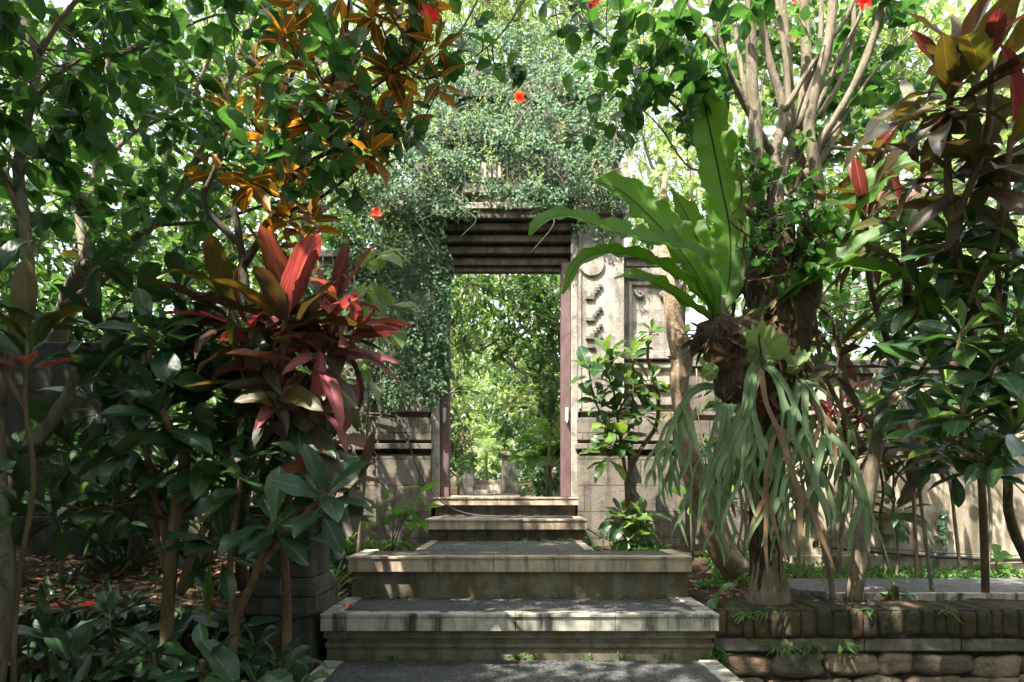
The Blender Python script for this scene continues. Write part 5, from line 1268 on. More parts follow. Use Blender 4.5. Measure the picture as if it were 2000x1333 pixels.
# shrub in front of the carved panel
rosette_plant('fiddle_leaf_shrub', 'slender shrub with stiff green leaves in front of the lit carved stone pilaster', 'shrub', P(1228, 1075, 5.5),
    [(a, b, 5.45, (x, -.3, 1), 11, .235, .092, dict(a0=25, a1=112, bend=.5, fold=.3)) for a, b, x in
     ((1190, 690, -.2), (1150, 720, -.5), (1235, 690, .1), (1190, 735, -.2), (1240, 750, .2), (1165, 775, -.4), (1205, 800, 0), (1215, 850, .1), (1180, 880, -.4), (1275, 740, .5), (1262, 790, .3), (1215, 1000, 0), (1255, 1000, .2), (1245, 1040, 0))] +
    [(1272, 640, 5.5, (.1, -.2, 1), 10, .17, .06, dict(a0=20, a1=100)), (1185, 830, 5.4, (-.2, -.4, 1), 8, .2, .08, dict(a0=20, a1=100))],
    [([(1228, 1080, 5.5), (1224, 960, 5.5), (1218, 900, 5.5), (1205, 810, 5.5), (1190, 700, 5.45)], [.022, .018, .014, .010, .007]), ([(1224, 935, 5.5), (1250, 880, 5.5), (1282, 830, 5.5), (1284, 760, 5.5), (1265, 700, 5.5), (1272, 640, 5.5)], [.02, .018, .018, .016, .013, .01]),
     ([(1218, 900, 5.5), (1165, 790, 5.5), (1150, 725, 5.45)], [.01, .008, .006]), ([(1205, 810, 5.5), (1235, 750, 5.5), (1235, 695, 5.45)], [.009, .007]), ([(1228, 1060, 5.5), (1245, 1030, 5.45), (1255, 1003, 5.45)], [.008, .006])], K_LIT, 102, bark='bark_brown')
for k, (a, b, c2, lab) in enumerate(((1160, 1090, 5.3, 'tiny bright leaved tuft beside the right end of the top landing'), (1200, 1082, 5.4, 'low light green tuft at the foot of the stiff-leaved shrub'))):
    twiggy('low_foliage_plant', lab, (a, b, c2), [(a - 15, b - 40, c2), (a + 15, b - 50, c2), (a, b - 25, c2 - .05)], 110 + k, L=.05, W=.02, n=16, mat='grass')

# big cordylines top right
rosette_plant('tall_cordyline', 'tall cordyline with broad dark bronze leaves and red streaked young ones, upper right corner', 'shrub', P(1925, 1172, 4.25),
    [(1858, 150, 3.1, (-.1, -.15, 1), 17, .38, .115, dict(a0=6, a1=100, bend=.5)), (1935, 110, 3.0, (.2, -.1, 1), 14, .38, .12, dict(a0=8, a1=90, bend=.5)), (1975, 260, 3.0, (.2, -.3, 1), 13, .36, .12, dict(a0=20, a1=105)),
     (1790, 200, 3.2, (-.5, -.4, .7), 9, .34, .11, dict(a0=25, a1=100, kind=K_OLD)), (1900, 330, 3.1, (-.1, -.5, .8), 12, .36, .11, dict(a0=25, a1=110, kind=K_OLD)), (1830, 300, 3.3, (-.5, -.2, .8), 8, .34, .10, dict(a0=30, a1=105, kind=K_OLD))],
    [([(1925, 1172, 4.25), (1915, 900, 3.9), (1890, 600, 3.5), (1860, 440, 3.2), (1850, 300, 3.15), (1858, 155, 3.1)], [.024, .022, .022, .02, .018, .015]), ([(1860, 440, 3.2), (1900, 350, 3.1), (1930, 250, 3.05), (1935, 115, 3.0)], [.018, .016, .014, .012]),
     ([(1890, 600, 3.3), (1950, 450, 3.1), (1975, 265, 3.0)], [.018, .014, .012]), ([(1850, 300, 3.15), (1790, 205, 3.2)], [.012, .01])], K_OLDRED, 121)
rosette_plant('tall_cordyline', 'cordyline with orange-brown drooping leaves and scarlet tips behind the right fern fronds', 'shrub', P(1700, 1180, 4.3),
    [(1690, 420, 3.9, (-.2, -.2, 1), 15, .40, .085, dict(a0=15, a1=110, bend=.8)), (1760, 400, 3.8, (.1, -.3, 1), 13, .38, .09, dict(a0=15, a1=108)), (1780, 500, 3.7, (.1, -.3, 1), 13, .36, .09, dict(a0=15, a1=108, kind=K_OLD)),
     (1590, 600, 4.2, (-.2, -.2, 1), 11, .36, .08, dict(a0=10, a1=90)), (1640, 680, 4.1, (.1, -.3, .9), 13, .38, .085, dict(a0=20, a1=105, kind=K_OLD)), (1690, 330, 4.2, (-.2, -.1, 1), 11, .38, .08, dict(a0=15, a1=100)), (1750, 300, 4.2, (0, -.1, 1), 11, .38, .09, dict(a0=15, a1=100))],
    [([(1665, 1190, 4.15), (1690, 1000, 4.1), (1715, 850, 4.05), (1745, 700, 4.0), (1770, 580, 3.9), (1780, 505, 3.7)], [.05, .045, .04, .034, .028, .02]), ([(1770, 580, 3.9), (1765, 480, 3.85), (1760, 405, 3.8)], [.018, .014]), ([(1745, 700, 4.0), (1700, 560, 3.95), (1690, 425, 3.9)], [.02, .016, .013]),
     ([(1715, 850, 4.05), (1660, 760, 4.1), (1640, 685, 4.1)], [.014, .012]), ([(1690, 880, 4.1), (1610, 730, 4.2), (1590, 605, 4.2)], [.014, .012]), ([(1700, 560, 3.95), (1700, 430, 4.1), (1690, 335, 4.2)], [.014, .01]), ([(1765, 480, 3.85), (1755, 380, 4.0), (1750, 305, 4.2)], [.012, .01])], K_OLDRED, 122, bark='bark')
DR = [(1900, 560, 3.4, 0), (1830, 620, 3.6, -.2), (1770, 640, 3.7, -.3), (1920, 760, 3.3, 0), (1990, 700, 3.2, .2), (1860, 880, 3.4, -.2), (1770, 450, 3.6, -.2), (1900, 440, 3.4, 0), (1990, 330, 3.4, .2), (1760, 740, 3.8, -.2), (1960, 860, 3.4, .1), (1820, 790, 3.6, -.1),
      (1945, 520, 3.2, .1), (1860, 455, 3.3, -.2), (1880, 640, 3.2, -.2), (1965, 390, 3.3, .1), (1950, 700, 3.1, .1), (1880, 790, 3.1, -.2), (1990, 820, 3.0, .1), (1810, 700, 3.4, -.3), (1800, 560, 3.5, -.3), (1930, 880, 3.1, 0), (1990, 600, 3.1, .2), (2010, 480, 3.1, .2), (1840, 850, 3.3, -.3)]
rosette_plant('glossy_leaf_tree', 'small tree with dense whorls of dark glossy leaves at the right edge', 'tree', P(2050, 1168, 4.3),
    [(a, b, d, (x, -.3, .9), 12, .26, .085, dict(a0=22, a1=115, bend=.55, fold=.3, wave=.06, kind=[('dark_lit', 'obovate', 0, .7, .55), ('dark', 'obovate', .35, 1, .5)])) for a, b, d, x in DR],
    [([(2050, 1168, 4.3), (2002, 1085, 4.1), (1972, 1010, 3.9), (1968, 930, 3.6), (1965, 800, 3.3), (1955, 650, 3.2), (1948, 525, 3.2)], [.034, .03, .026, .024, .02, .016, .012]), ([(1965, 800, 3.3), (1880, 720, 3.2), (1810, 705, 3.4)], [.014, .011]),
     ([(1955, 650, 3.2), (1890, 560, 3.3), (1860, 460, 3.3)], [.014, .011]), ([(1968, 930, 3.4), (1900, 880, 3.2), (1840, 855, 3.3)], [.012, .01]), ([(1955, 650, 3.2), (1970, 500, 3.3), (1965, 395, 3.3)], [.012, .01]), ([(1890, 560, 3.3), (1800, 565, 3.5)], [.01, .008])], K_DARK, 123, bark='bark_brown')
# thin stems with small heads against the plaster wall
for k, (pts, head, kd, lab, dd, r) in enumerate((
    ([(1822, 1172), (1808, 1060), (1796, 960), (1790, 870)], [(1790, 850), (1820, 870)], K_OLD, 'thin straight stemmed cordyline just right of the wall spout', 4.25, .012),
    ([(1730, 1105), (1718, 1020), (1725, 960), (1715, 900)], [(1712, 850), (1740, 800)], K_OLDRED, 'thin crooked cordyline between the pale trunk and the wall spout', 5.3, .012),
    ([(1752, 1110), (1752, 1050), (1745, 1000), (1745, 900)], [(1748, 985)], K_LIT, 'young green leaved stem directly in front of the wall spout', 5.2, .010),
    ([(1873, 1105), (1866, 1030), (1856, 950), (1838, 880)], [(1832, 850), (1870, 840)], K_OLDRED, 'thin pale stemmed cordyline with a red head left of the wall climber', 5.3, .013),
    ([(1640, 1100), (1645, 1000), (1655, 900), (1650, 840)], [(1650, 830), (1625, 800)], K_RED, 'thin cordyline with a pink head behind the hanging staghorn fronds', 5.2, .012),
    ([(1560, 1100), (1555, 980), (1545, 880), (1545, 830)], [(1545, 810)], K_RED, 'cordyline with a red spiky head half hidden behind the staghorn fern', 5.0, .012),
    ([(1930, 1110), (1935, 1000), (1925, 900), (1930, 800)], [(1925, 790)], K_OLD, 'slim stem in the shade at the right by the plaster wall', 5.1, .012))):
    rosette_plant('slender_cordyline', lab, 'plant', P(*pts[0], dd), [(a, b, dd, (0, -.2, 1), 17, .30, .075, dict(a0=15, a1=112, bend=.9, kind=kd)) for a, b in head], [([(a, b, dd) for a, b in pts], [r, r * .8])], kd, 130 + k, bark='bark' if k % 2 else 'bark_pale')
rg = np.random.default_rng(140)
for k, (a, lab) in enumerate(((1440, 'bare bamboo-like cane leftmost of the pale canes under the staghorn fern'), (1456, 'second bare cane from the left under the staghorn fern'), (1470, 'bare cane touching the thick trunk at its left'), (1540, 'bare reddish cane right of the thick trunk'), (1350, 'thin bare cane between the leaning trunk and the gate base'))):
    mb = MB(); x = a; mb.tube([P(a + rg.normal(0, 4), 1095, 5.1), P(a + rg.normal(0, 5), 1000, 5.1), P(a + rg.normal(0, 12), 880 + rg.uniform(-30, 60), 5.1)], [.010, .008, .006], 7, k, .08, 5)
    o = mb.build('bare_cane', M['bark_pale'], smooth=True); tag(o, lab, 'cane', 'bare canes under the staghorn fern')
t = thing('pale_stem_shrub', 'grey stub trunk with pale bark leaning at the foot of the staghorn fronds', 'shrub', P(1620, 1170, 4.15)); w = Wood(141)
w.px([(1627, 1172, 4.15), (1622, 1130, 4.15), (1612, 1090, 4.15), (1600, 1040, 4.15)], [.02, .017, .014, .008]); w.mb.build('stem', M['bark_pale'], t, smooth=True)
lv = Leaves('obovate', 5, 2); rosette(lv, P(1600, 1040, 4.15), (0, 0, 1), 6, .12, .05, rg); lv.build('leaves', M['dark_lit'], t)
rosette_plant('banana_like_seedling', 'stubby brown stump with two broad green leaves standing on the brick wall edge', 'plant', P(1745, 1172, 4.15),
    [(1748, 1148, 4.15, (.35, -.1, 1), 5, .15, .06, dict(a0=20, a1=85, bend=.9))], [([(1742, 1180, 4.15), (1745, 1158, 4.15), (1750, 1145, 4.15)], [.035, .03, .016])], K_LIT, 142, bark='root_mass')
rosette_plant('broad_leaf_seedling', 'seedling with a few broad glossy leaves right of the steps at the trunk foot', 'plant', P(1410, 1190, 3.95),
    [(1400, 1165, 3.95, (-.3, -.3, 1), 4, .17, .07, dict(a0=10, a1=85)), (1440, 1180, 3.95, (.3, -.3, .6), 3, .14, .06, dict(a0=40, a1=95))], [([(1415, 1195, 3.95), (1402, 1168, 3.95)], [.006, .005]), ([(1415, 1195, 3.95), (1440, 1182, 3.95)], [.006, .005])], K_LIT, 143)
rosette_plant('broad_leaf_seedling', 'pale broad-leaved seedling by the far right end of the green ground cover', 'plant', P(1945, 1110, 5.3), [(1945, 1095, 5.3, (0, -.2, 1), 8, .2, .08, dict(a0=20, a1=95))], [([(1945, 1115, 5.3), (1945, 1095, 5.3)], [.006])], [('hib_light', 'obovate', 0, 1, 1)], 144)
# wall climber
t = thing('wall_creeper', 'short creeping vine with round leaves stuck to the plaster wall', 'climbing plant', P(1838, 1095, 5.93)); lv = Leaves('round', 3, 2); mb = MB()
pts = [P(1838 + 6 * math.sin(k), 1095 - 13 * k, 5.935) for k in range(9)]; mb.tube(pts, .004, 5, sub=3)
for k in range(26): lv.add([P(1838 + rg.normal(0, 8), 1095 - rg.uniform(0, 105), 5.93)], [[rg.normal(0, .6), -.3, -.6]], [[rg.normal(0, .2), -1, .5]], .06, .05, .3, .1)
mb.build('stem', M['bark_dark'], t, smooth=True); lv.build('leaves', M['dark'], t)
# shrubs behind the right wall and between tree and wall
leafy('shade_shrub', 'loose green shrub growing between the gnarled tree and the plaster wall', 'shrub', P(1640, 1090, 5.4),
      [([(1640, 1090, 5.4), (1650, 900, 5.4), (1640, 700, 5.4), (1660, 560, 5.4)], [.02, .016, .012, .008]), ([(1650, 900, 5.4), (1720, 700, 5.4), (1760, 560, 5.4)], [.014, .01, .007]), ([(1645, 1000, 5.4), (1580, 850, 5.4), (1560, 700, 5.4)], [.014, .01, .007])],
      [(1650, 580, 5.3, 130, 80, .4, 26), (1780, 600, 5.4, 120, 70, .4, 18), (1600, 720, 5.2, 60, 60, .3, 8), (1920, 560, 5.4, 100, 80, .3, 14)], 145, mat='far_deep', L=.12, W=.06, per=9, twig=.25, seg=(3, 2))
leafy('shade_shrub', 'low leafy shrub in front of the outer gate wing behind the leaning trunk', 'shrub', P(1420, 1085, 5.6),
      [([(1420, 1085, 5.6), (1410, 950, 5.6), (1400, 820, 5.6), (1420, 700, 5.6)], [.016, .012, .009, .006]), ([(1410, 950, 5.6), (1370, 850, 5.6), (1360, 720, 5.6)], [.01, .008, .005])],
      [(1400, 800, 5.6, 70, 90, .3, 12), (1390, 960, 5.5, 50, 60, .3, 8), (1540, 950, 5.4, 50, 70, .3, 8), (1430, 640, 5.7, 60, 60, .3, 8)], 146, mat='dark_lit', L=.15, W=.07, per=7, twig=.2, seg=(4, 2), shape='obovate')

for k, (a, b, d, lab, mt, L, W) in enumerate(((120, 1060, 4.6, 'small leafy shrub in front of the dark wall near the left edge', 'hib', .11, .06), (250, 1075, 4.9, 'thin leafy shrub at the corner of the dark wall', 'dark', .15, .06),
        (450, 1100, 4.5, 'low leafy shrub in the deep shade behind the stone pedestal', 'hib', .10, .055), (590, 1040, 4.8, 'leafy shrub between the stone pedestal and the gate', 'dark', .15, .07))):
    leafy('understory_shrub', lab, 'shrub', P(a, b + 20, d), [([(a, b + 20, d), (a + 10, b - 90, d), (a - 10, b - 220, d)], [.012, .01, .006]), ([(a + 5, b - 40, d), (a + 50, b - 150, d), (a + 70, b - 250, d)], [.009, .007, .004]), ([(a, b - 20, d), (a - 50, b - 120, d)], [.008, .005])],
          [(a, b - 150, d, 90, 100, .3, 20), (a + 20, b - 60, d, 80, 50, .3, 12)], 160 + k, mat=mt, L=L, W=W, per=8, twig=.18, seg=(4, 2), leaf='leaves')

leafy('bright_shrub', 'sunlit loose shrub merging with the ivy at the upper left of the gate', 'shrub', P(690, 1050, 6.5),
      [([(690, 1055, 6.5), (680, 800, 6.5), (700, 600, 6.5), (710, 430, 6.5), (730, 300, 6.5), (760, 180, 6.6)], [.03, .026, .022, .018, .012, .006]), ([(700, 600, 6.5), (660, 450, 6.4), (650, 340, 6.4)], [.014, .01, .006])],
      [(690, 330, 6.4, 80, 90, .4, 46), (760, 210, 6.6, 70, 90, .4, 40), (670, 460, 6.3, 50, 60, .3, 20), (810, 100, 6.9, 60, 80, .4, 30)], 171, mat='far', L=.085, W=.045, per=12, twig=.22, seg=(3, 2))
rosette_plant('glossy_leaf_shrub', 'dark glossy shrub in front of the plaster wall between the thin stems', 'shrub', P(1790, 1120, 5.0),
    [(a, b, 5.0, (x, -.3, .9), 12, .26, .09, dict(a0=20, a1=110, bend=.5, kind=[('dark_lit', 'obovate', 0, .7, .5), ('dark', 'obovate', .3, 1, .6)])) for a, b, x in ((1760, 800, -.2), (1815, 790, .1), (1700, 780, -.3), (1850, 740, .2), (1780, 870, 0), (1700, 870, -.2), (1900, 850, .2))],
    [([(1790, 1120, 5.0), (1785, 980, 5.0), (1780, 870, 5.0), (1765, 800, 5.0)], [.014, .012, .009]), ([(1785, 980, 5.0), (1830, 860, 5.0), (1850, 745, 5.0)], [.01, .008]), ([(1785, 960, 5.0), (1720, 880, 5.0), (1700, 785, 5.0)], [.01, .007])], K_LIT, 172)

for k, (a, b, d, lab) in enumerate(((95, 1240, 3.3, 'dark leafy plant in the hollow below the kerb near the left edge'), (215, 1200, 3.5, 'dark leafy plant rising in front of the kerb below the fallen flowers'),
        (300, 1270, 3.1, 'broad dark plant in the hollow left of the low dark rosette'), (455, 1215, 3.45, 'dark leafy plant crowding the left foot of the stone pedestal'), (545, 1290, 3.1, 'dark plant in the black corner between pedestal and lower path'))):
    rosette_plant('hollow_plant', lab, 'plant', P(a, 1500, d), [(a, b, d, (0, -.25, 1), 12, .23, .075, dict(a0=20, a1=112, bend=.6)), (a + 45, b + 45, d - .1, (.3, -.3, .8), 9, .2, .07, dict(a0=20, a1=110)), (a - 45, b + 40, d, (-.3, -.3, .8), 8, .2, .065, dict(a0=20, a1=110))],
        [([(a, b + 130, d), (a + 4, b + 60, d), (a, b, d)], [.011, .009, .007])], K_DARK, 180 + k)
# ------------------------------------------------------------------ ground cover, litter, petals
rg = np.random.default_rng(200)
def cover(name, label, x0, x1, y0, y1, n, L, W, mat, seed, kind='stuff', shape='lance', h=.0, up=True, clump=2.2, thr=-.2):
    rg = np.random.default_rng(seed); x = rg.uniform(x0, x1, n); y = rg.uniform(y0, y1, n)
    ok = smooth_noise(x, y, clump * 2.2, seed) > thr; x, y = x[ok], y[ok]; n = len(x)
    z = gz(x, y) + rg.uniform(0, 1, n) ** 1.4 * h * (0.5 + .7 * np.clip(smooth_noise(x, y, 9, seed + 1), -.4, 1))
    lv = Leaves(shape, 3, 2)
    if up: dr = np.stack([rg.normal(0, .6, n), rg.normal(-.1, .6, n), rg.uniform(.2, 1.1, n)], -1); u = nrm(rg.normal(0, .5, (n, 3)) + [0, -.3, 1])
    else: dr = np.stack([rg.normal(0, 1, n), rg.normal(0, 1, n), rg.uniform(-.1, .3, n)], -1); u = nrm(rg.normal(0, .35, (n, 3)) + [0, 0, 1])
    lv.add(np.stack([x, y, z + .006], -1), dr, u, L * rg.uniform(.5, 1.2, n), W * rg.uniform(.6, 1.2, n), rg.uniform(-.2, 1.2, n), rg.uniform(0, .6, n), .1)
    o = lv.build(name, M[mat], base=(0, 0, 0)); tag(o, label, kind='stuff'); return o
cover('ground_cover', 'low green ground cover along the right wall', 1.7, 7.5, 4.92, 5.55, 9000, .055, .018, 'grass', 201, h=.09, thr=-.5)
cover('ground_cover', 'green ground cover around the trunk feet', .95, 2.2, 4.72, 5.9, 4500, .05, .018, 'grass', 202, h=.07, thr=-.1)
cover('ground_cover', 'scattered weeds left of the upper steps', -1.7, -.75, 4.6, 6.0, 1800, .06, .02, 'grass', 203, h=.06, thr=0)
cover('leaf_litter', 'dry fallen leaves on the left bed', -5.2, -1.05, 3.9, 6.3, 3800, .085, .035, 'dead', 204, up=False, shape='ovate', thr=-.8)
cover('leaf_litter', 'dry fallen leaves on the right bed', 1.1, 6.5, 3.95, 5.9, 1800, .07, .03, 'dead', 205, up=False, shape='ovate', thr=-.6)
cover('shade_weeds', 'dark weeds in the left bed', -4.6, -1.2, 3.9, 5.1, 1000, .14, .035, 'dark', 206, h=.05, thr=.1)
cover('ditch_plants', 'dark foliage in the hollow left of the lower path', -4.6, -1.15, 2.4, 3.7, 1500, .24, .06, 'dark', 207, h=.25, thr=-.2)
for (a, b, d, lab) in ((115, 1183, 3.85, 'red fallen flower, left of the two on the mossy kerb'), (172, 1177, 3.87, 'red fallen flower, right of the two on the mossy kerb'), (681, 1180, 3.80, 'red petal lying on the left corner of the lowest step')):
    lv = Leaves('round', 3, 2); c = P(a, b, d); n = 6 if d > 3.82 else 3; aa = np.arange(n) * 6.28 / n + rg.uniform(0, 6)
    c[2] = .245
    lv.add(np.repeat(c[None], n, 0), np.stack([np.cos(aa), np.sin(aa), .5 + 0 * aa], -1), np.array([[0, 0, 1.]] * n) + rg.normal(0, .3, (n, 3)), .045, .035, .9, .2, .3)
    o = lv.build('fallen_flower', M['petal']); tag(o, lab, 'flower', 'fallen red flowers')
lv = Leaves('ovate', 6, 4); c = P(118, 495, 2.9); lv.add([c], [[1, -.1, -.05]], [[-.1, -.8, .6]], .085, .045, .5, .2); o = lv.build('yellow_leaf', M['yellow']); tag(o, 'single yellow leaf caught in the twigs at the left', 'leaf')
pf.build('big_leaf', M['hib_light'], rt)
# a few dead leaves on the steps: one object
lv = Leaves('ovate', 3, 2); pts = []
for k in range(120):
    s = rg.integers(0, 4); z, y0, y1, x0, x1 = ((.004, 2.4, 3.5, -.8, .9), (.243, 3.7, 4.1, -.85, .95), (.493, 4.3, 5.4, -.55, .5), (.667, 5.6, 6.0, -.55, .5))[s]
    pts.append((rg.uniform(x0, x1), rg.uniform(y0, y1), z))
n = len(pts); lv.add(np.array(pts), rg.normal(size=(n, 3)) * [1, 1, .1], np.array([[0, 0, 1.]]) + rg.normal(0, .2, (n, 3)), rg.uniform(.012, .035, n), .014, .6, .3)
o = lv.build('step_litter', M['dead'], base=(0, 0, 0)); tag(o, 'crumbs of dry leaves on the steps', kind='stuff')

# ------------------------------------------------------------------ trees behind
def far_tree(name, label, cat, px, py, d, height, clusters, seed, mat='far', L=.1, W=.055, per=12, r=.06, shape='ovate', bark='bark', limbs=4, twig=.35, group=None, seg=(2, 2), **kw):
    """trunk from the ground at (px, d); clusters = (px,py,dd,rx,ry,rd,n)"""
    b = np.array([XX(px, d), d, float(gz(XX(px, d), d)) - .05]); t = thing(name, label, cat, b, group); w = Wood(seed); rg = np.random.default_rng(seed)
    top = b + [rg.normal(0, .2), rg.normal(0, .2), height]
    w.branch([b, b * .6 + top * .4 + rg.normal(0, .12, 3), top], [r, r * .8, r * .5], sides=8, sub=8)
    for (cx, cy, dd, rx, ry, rd, n) in clusters:
        c = P(cx, cy, dd); q = w.near(c + [0, 0, -.6]); w.branch([q, (q + c) / 2 + rg.normal(0, .15, 3) + [0, 0, -.1], c], [r * .45, r * .3, r * .15], sides=6)
    lv = Leaves(shape, *seg); crown(w, lv, clusters, rg, L=L, W=W, per=per, twig=twig, twr=.004, **kw)
    w.mb.build('trunk', M[bark], t, smooth=True); lv.build('crown', M[mat], t); return t
# left background: sunlit small leaves with sky gaps
far_tree('background_tree', 'bright small-leaved tree against the white sky at the far left', 'tree', 60, 0, 7.5, 2.4, [(60, 100, 7.5, 170, 110, 1.0, 60), (60, 260, 7.5, 150, 130, 1.0, 80), (140, 450, 7.2, 160, 90, .8, 80), (-20, 480, 7.4, 90, 120, .8, 30), (60, 580, 7.0, 140, 60, .6, 40)], 301, 'far', L=.14, W=.08)
far_tree('background_tree', 'bright green tree behind the pale diagonal limbs', 'tree', 330, 0, 8.0, 2.6, [(330, 110, 8.0, 180, 130, 1.0, 110), (330, 380, 7.8, 170, 110, 1.0, 110), (300, 540, 7.4, 170, 70, .8, 60), (450, 470, 7.6, 110, 110, .8, 50)], 302, 'far', L=.14, W=.08)
far_tree('background_tree', 'lime green tree behind the croton', 'tree', 600, 0, 8.2, 2.8, [(560, 160, 8.2, 150, 160, 1.0, 100), (600, 420, 8.0, 130, 130, 1.0, 100), (700, 300, 8.0, 90, 90, .8, 40), (600, 600, 7.6, 120, 90, .8, 50), (420, 640, 7.6, 120, 70, .8, 40)], 303, 'far_lime', L=.13, W=.07)
# above the gate
far_tree('background_tree', 'feathery pale green tree rising right behind the top of the gate', 'tree', 790, 0, 9.2, 4.2, [(820, 60, 9.0, 120, 130, 1.0, 120), (960, 10, 9.2, 140, 90, 1.0, 130), (1120, 20, 9.2, 140, 100, 1.0, 120), (1030, -70, 9.0, 260, 60, 1.0, 80), (720, 180, 9.0, 90, 120, 1.0, 80)], 304, 'far_lime', L=.13, W=.022, per=22, shape='lance', seg=(2, 2))
far_tree('background_tree', 'pale airy tree with sky showing through right of the gate top', 'tree', 1280, 0, 8.6, 3.4, [(1240, 110, 8.4, 90, 100, .8, 70), (1300, 260, 8.2, 90, 60, .7, 34), (1270, 380, 8.0, 80, 50, .6, 40), (1390, 180, 8.6, 100, 110, .8, 50), (1350, 430, 7.8, 90, 60, .6, 50)], 305, 'far_lime', L=.10, W=.02, per=20, shape='lance')
far_tree('background_tree', 'lit shrub tree with yellowish leaves behind the right fern', 'tree', 1330, 0, 7.6, 1.9, [(1330, 480, 7.6, 80, 60, .6, 40), (1270, 430, 7.6, 60, 40, .5, 20), (1420, 520, 7.6, 80, 80, .6, 30), (1400, 360, 7.8, 90, 70, .6, 24)], 306, 'far', L=.13, W=.06)
far_tree('background_tree', 'sunlit green tree behind the fan of stems', 'tree', 1560, 0, 8.6, 3.0, [(1500, 60, 8.6, 150, 120, 1.0, 70), (1640, 120, 8.6, 140, 140, 1.0, 100), (1560, 330, 8.2, 140, 110, .8, 60), (1700, 380, 8.0, 110, 110, .8, 50)], 307, 'far', L=.14, W=.08)
far_tree('background_tree', 'lime tree behind the upper right cordyline', 'tree', 1800, 0, 8.0, 2.8, [(1760, 100, 8.2, 130, 140, .8, 100), (1830, 330, 8.0, 140, 120, .8, 90), (1950, 180, 8.2, 100, 140, .8, 60), (1950, 480, 7.6, 120, 110, .8, 50), (1760, 520, 7.4, 120, 80, .7, 40)], 308, 'far_lime', L=.14, W=.06)
far_tree('background_tree', 'deep green hedge-like tree behind the plaster wall', 'tree', 1750, 0, 7.2, 1.6, [(1620, 600, 7.2, 110, 80, .5, 40), (1780, 620, 7.2, 120, 70, .5, 40), (1950, 620, 7.2, 120, 80, .5, 40), (2080, 560, 7.2, 80, 130, .5, 24)], 309, 'far_deep', L=.13, W=.06)
far_tree('background_tree', 'deep green hedge-like tree behind the dark wall', 'tree', 200, 0, 6.6, 1.5, [(60, 620, 6.6, 110, 60, .4, 40), (220, 620, 6.6, 110, 60, .4, 40), (350, 700, 6.4, 90, 90, .4, 36), (450, 800, 7.2, 90, 90, .4, 26), (560, 760, 7.2, 90, 90, .4, 26)], 310, 'far_deep', L=.12, W=.06)

# seen through the doorway
far_tree('garden_tree', 'glossy tree whose branches fill the upper doorway view', 'tree', 1150, 0, 9.0, 3.2, [(920, 580, 9.5, 60, 60, .9, 60), (1000, 600, 9.2, 60, 70, .9, 70), (1070, 600, 9.0, 50, 70, .8, 60), (980, 500, 9.2, 120, 50, .8, 60), (900, 680, 9.8, 40, 60, .7, 36), (1060, 710, 9.0, 50, 50, .7, 46)], 321, 'far', L=.13, W=.05, per=10, limbs=6)
far_tree('garden_tree', 'second tree deeper inside the garden with paler leaves', 'tree', 760, 0, 12.5, 3.2, [(900, 620, 12.5, 70, 80, 1.0, 70), (980, 680, 12.5, 70, 60, 1.0, 70), (1040, 780, 12.0, 60, 60, .8, 60), (890, 760, 12.5, 50, 60, .8, 50), (960, 560, 12.5, 110, 60, 1, 50)], 322, 'far_lime', L=.15, W=.065, per=10)
far_tree('garden_tree', 'dark leaved tree arching over the far steps', 'tree', 1090, 0, 14.0, 2.6, [(1010, 780, 14.0, 50, 40, .8, 60), (1050, 850, 14, 50, 50, .8, 70), (985, 830, 14.5, 22, 30, .5, 26), (1060, 730, 14, 50, 50, .8, 50)], 323, 'far_deep', L=.15, W=.07, per=10)
far_tree('garden_tree', 'light tree beyond the far steps', 'tree', 890, 0, 24.0, 4.0, [(930, 850, 24, 60, 45, 2.0, 90), (990, 880, 24, 50, 35, 1.5, 60), (950, 780, 25, 80, 50, 2, 80), (900, 700, 25, 70, 70, 2, 60), (1050, 690, 25, 90, 90, 2, 80), (950, 905, 23, 50, 22, 1.2, 50)], 324, 'far_lime', L=.24, W=.12, per=11, twig=.6)
far_tree('garden_tree', 'left hand shrub tree beside the far path', 'tree', 875, 0, 13.0, 1.3, [(885, 880, 13, 28, 50, .6, 50), (880, 800, 13, 30, 50, .6, 40), (905, 905, 14.5, 16, 20, .4, 18)], 325, 'far_deep', L=.13, W=.06, per=10)
# palms and cordylines in the doorway view
def palm(label, px, py, d, nf, L, seed, mat='palm', W=.022, h=.5, ll=.42):
    b = np.array([XX(px, d), d, float(gz(XX(px, d), d)) - .03]); t = thing('palm', label, 'palm', b); rg = np.random.default_rng(seed); c = P(px, py, d); mb = MB(); mb.tube([b, (b + c) / 2, c], [.05, .04, .04], 8, seed, .1, 3)
    lv = Leaves('lance', 3, 2)
    for k in range(nf):
        a = k * 2.4 + rg.uniform(0, .6); inc = rg.uniform(.25, 1.15); dr = np.array([math.sin(inc) * math.cos(a), math.sin(inc) * math.sin(a), math.cos(inc)])
        s = np.linspace(0, 1, 22); rr = L * rg.uniform(.8, 1.1); pts = c + dr * (s * rr)[:, None] + np.array([0, 0, -1]) * (s ** 2 * rr * .55)[:, None]
        mb.tube(pts[::3], [.009, .003], 5, sub=2, cap=False); T = nrm(np.gradient(pts, axis=0)); S = nrm(np.cross(T, [0, 0, 1.]))
        for sd in (-1, 1):
            for sh in (0, .5):
                q = pts[2:] + T[2:] * sh * rr / 22; n = len(q)
                lv.add(q, T[2:] * .7 + S[2:] * sd + [0, 0, -.12] + rg.normal(0, .06, (n, 3)), np.cross(S[2:], T[2:]), ll * np.sin(math.pi * (.12 + .85 * s[2:])) * rr, W, .6, .3)
    mb.build('trunk', M['stem_green'], t, smooth=True); lv.build('fronds', M[mat], t); return t
palm('feathery palm seen through the doorway at the right', 1072, 905, 8.8, 17, .85, 331)
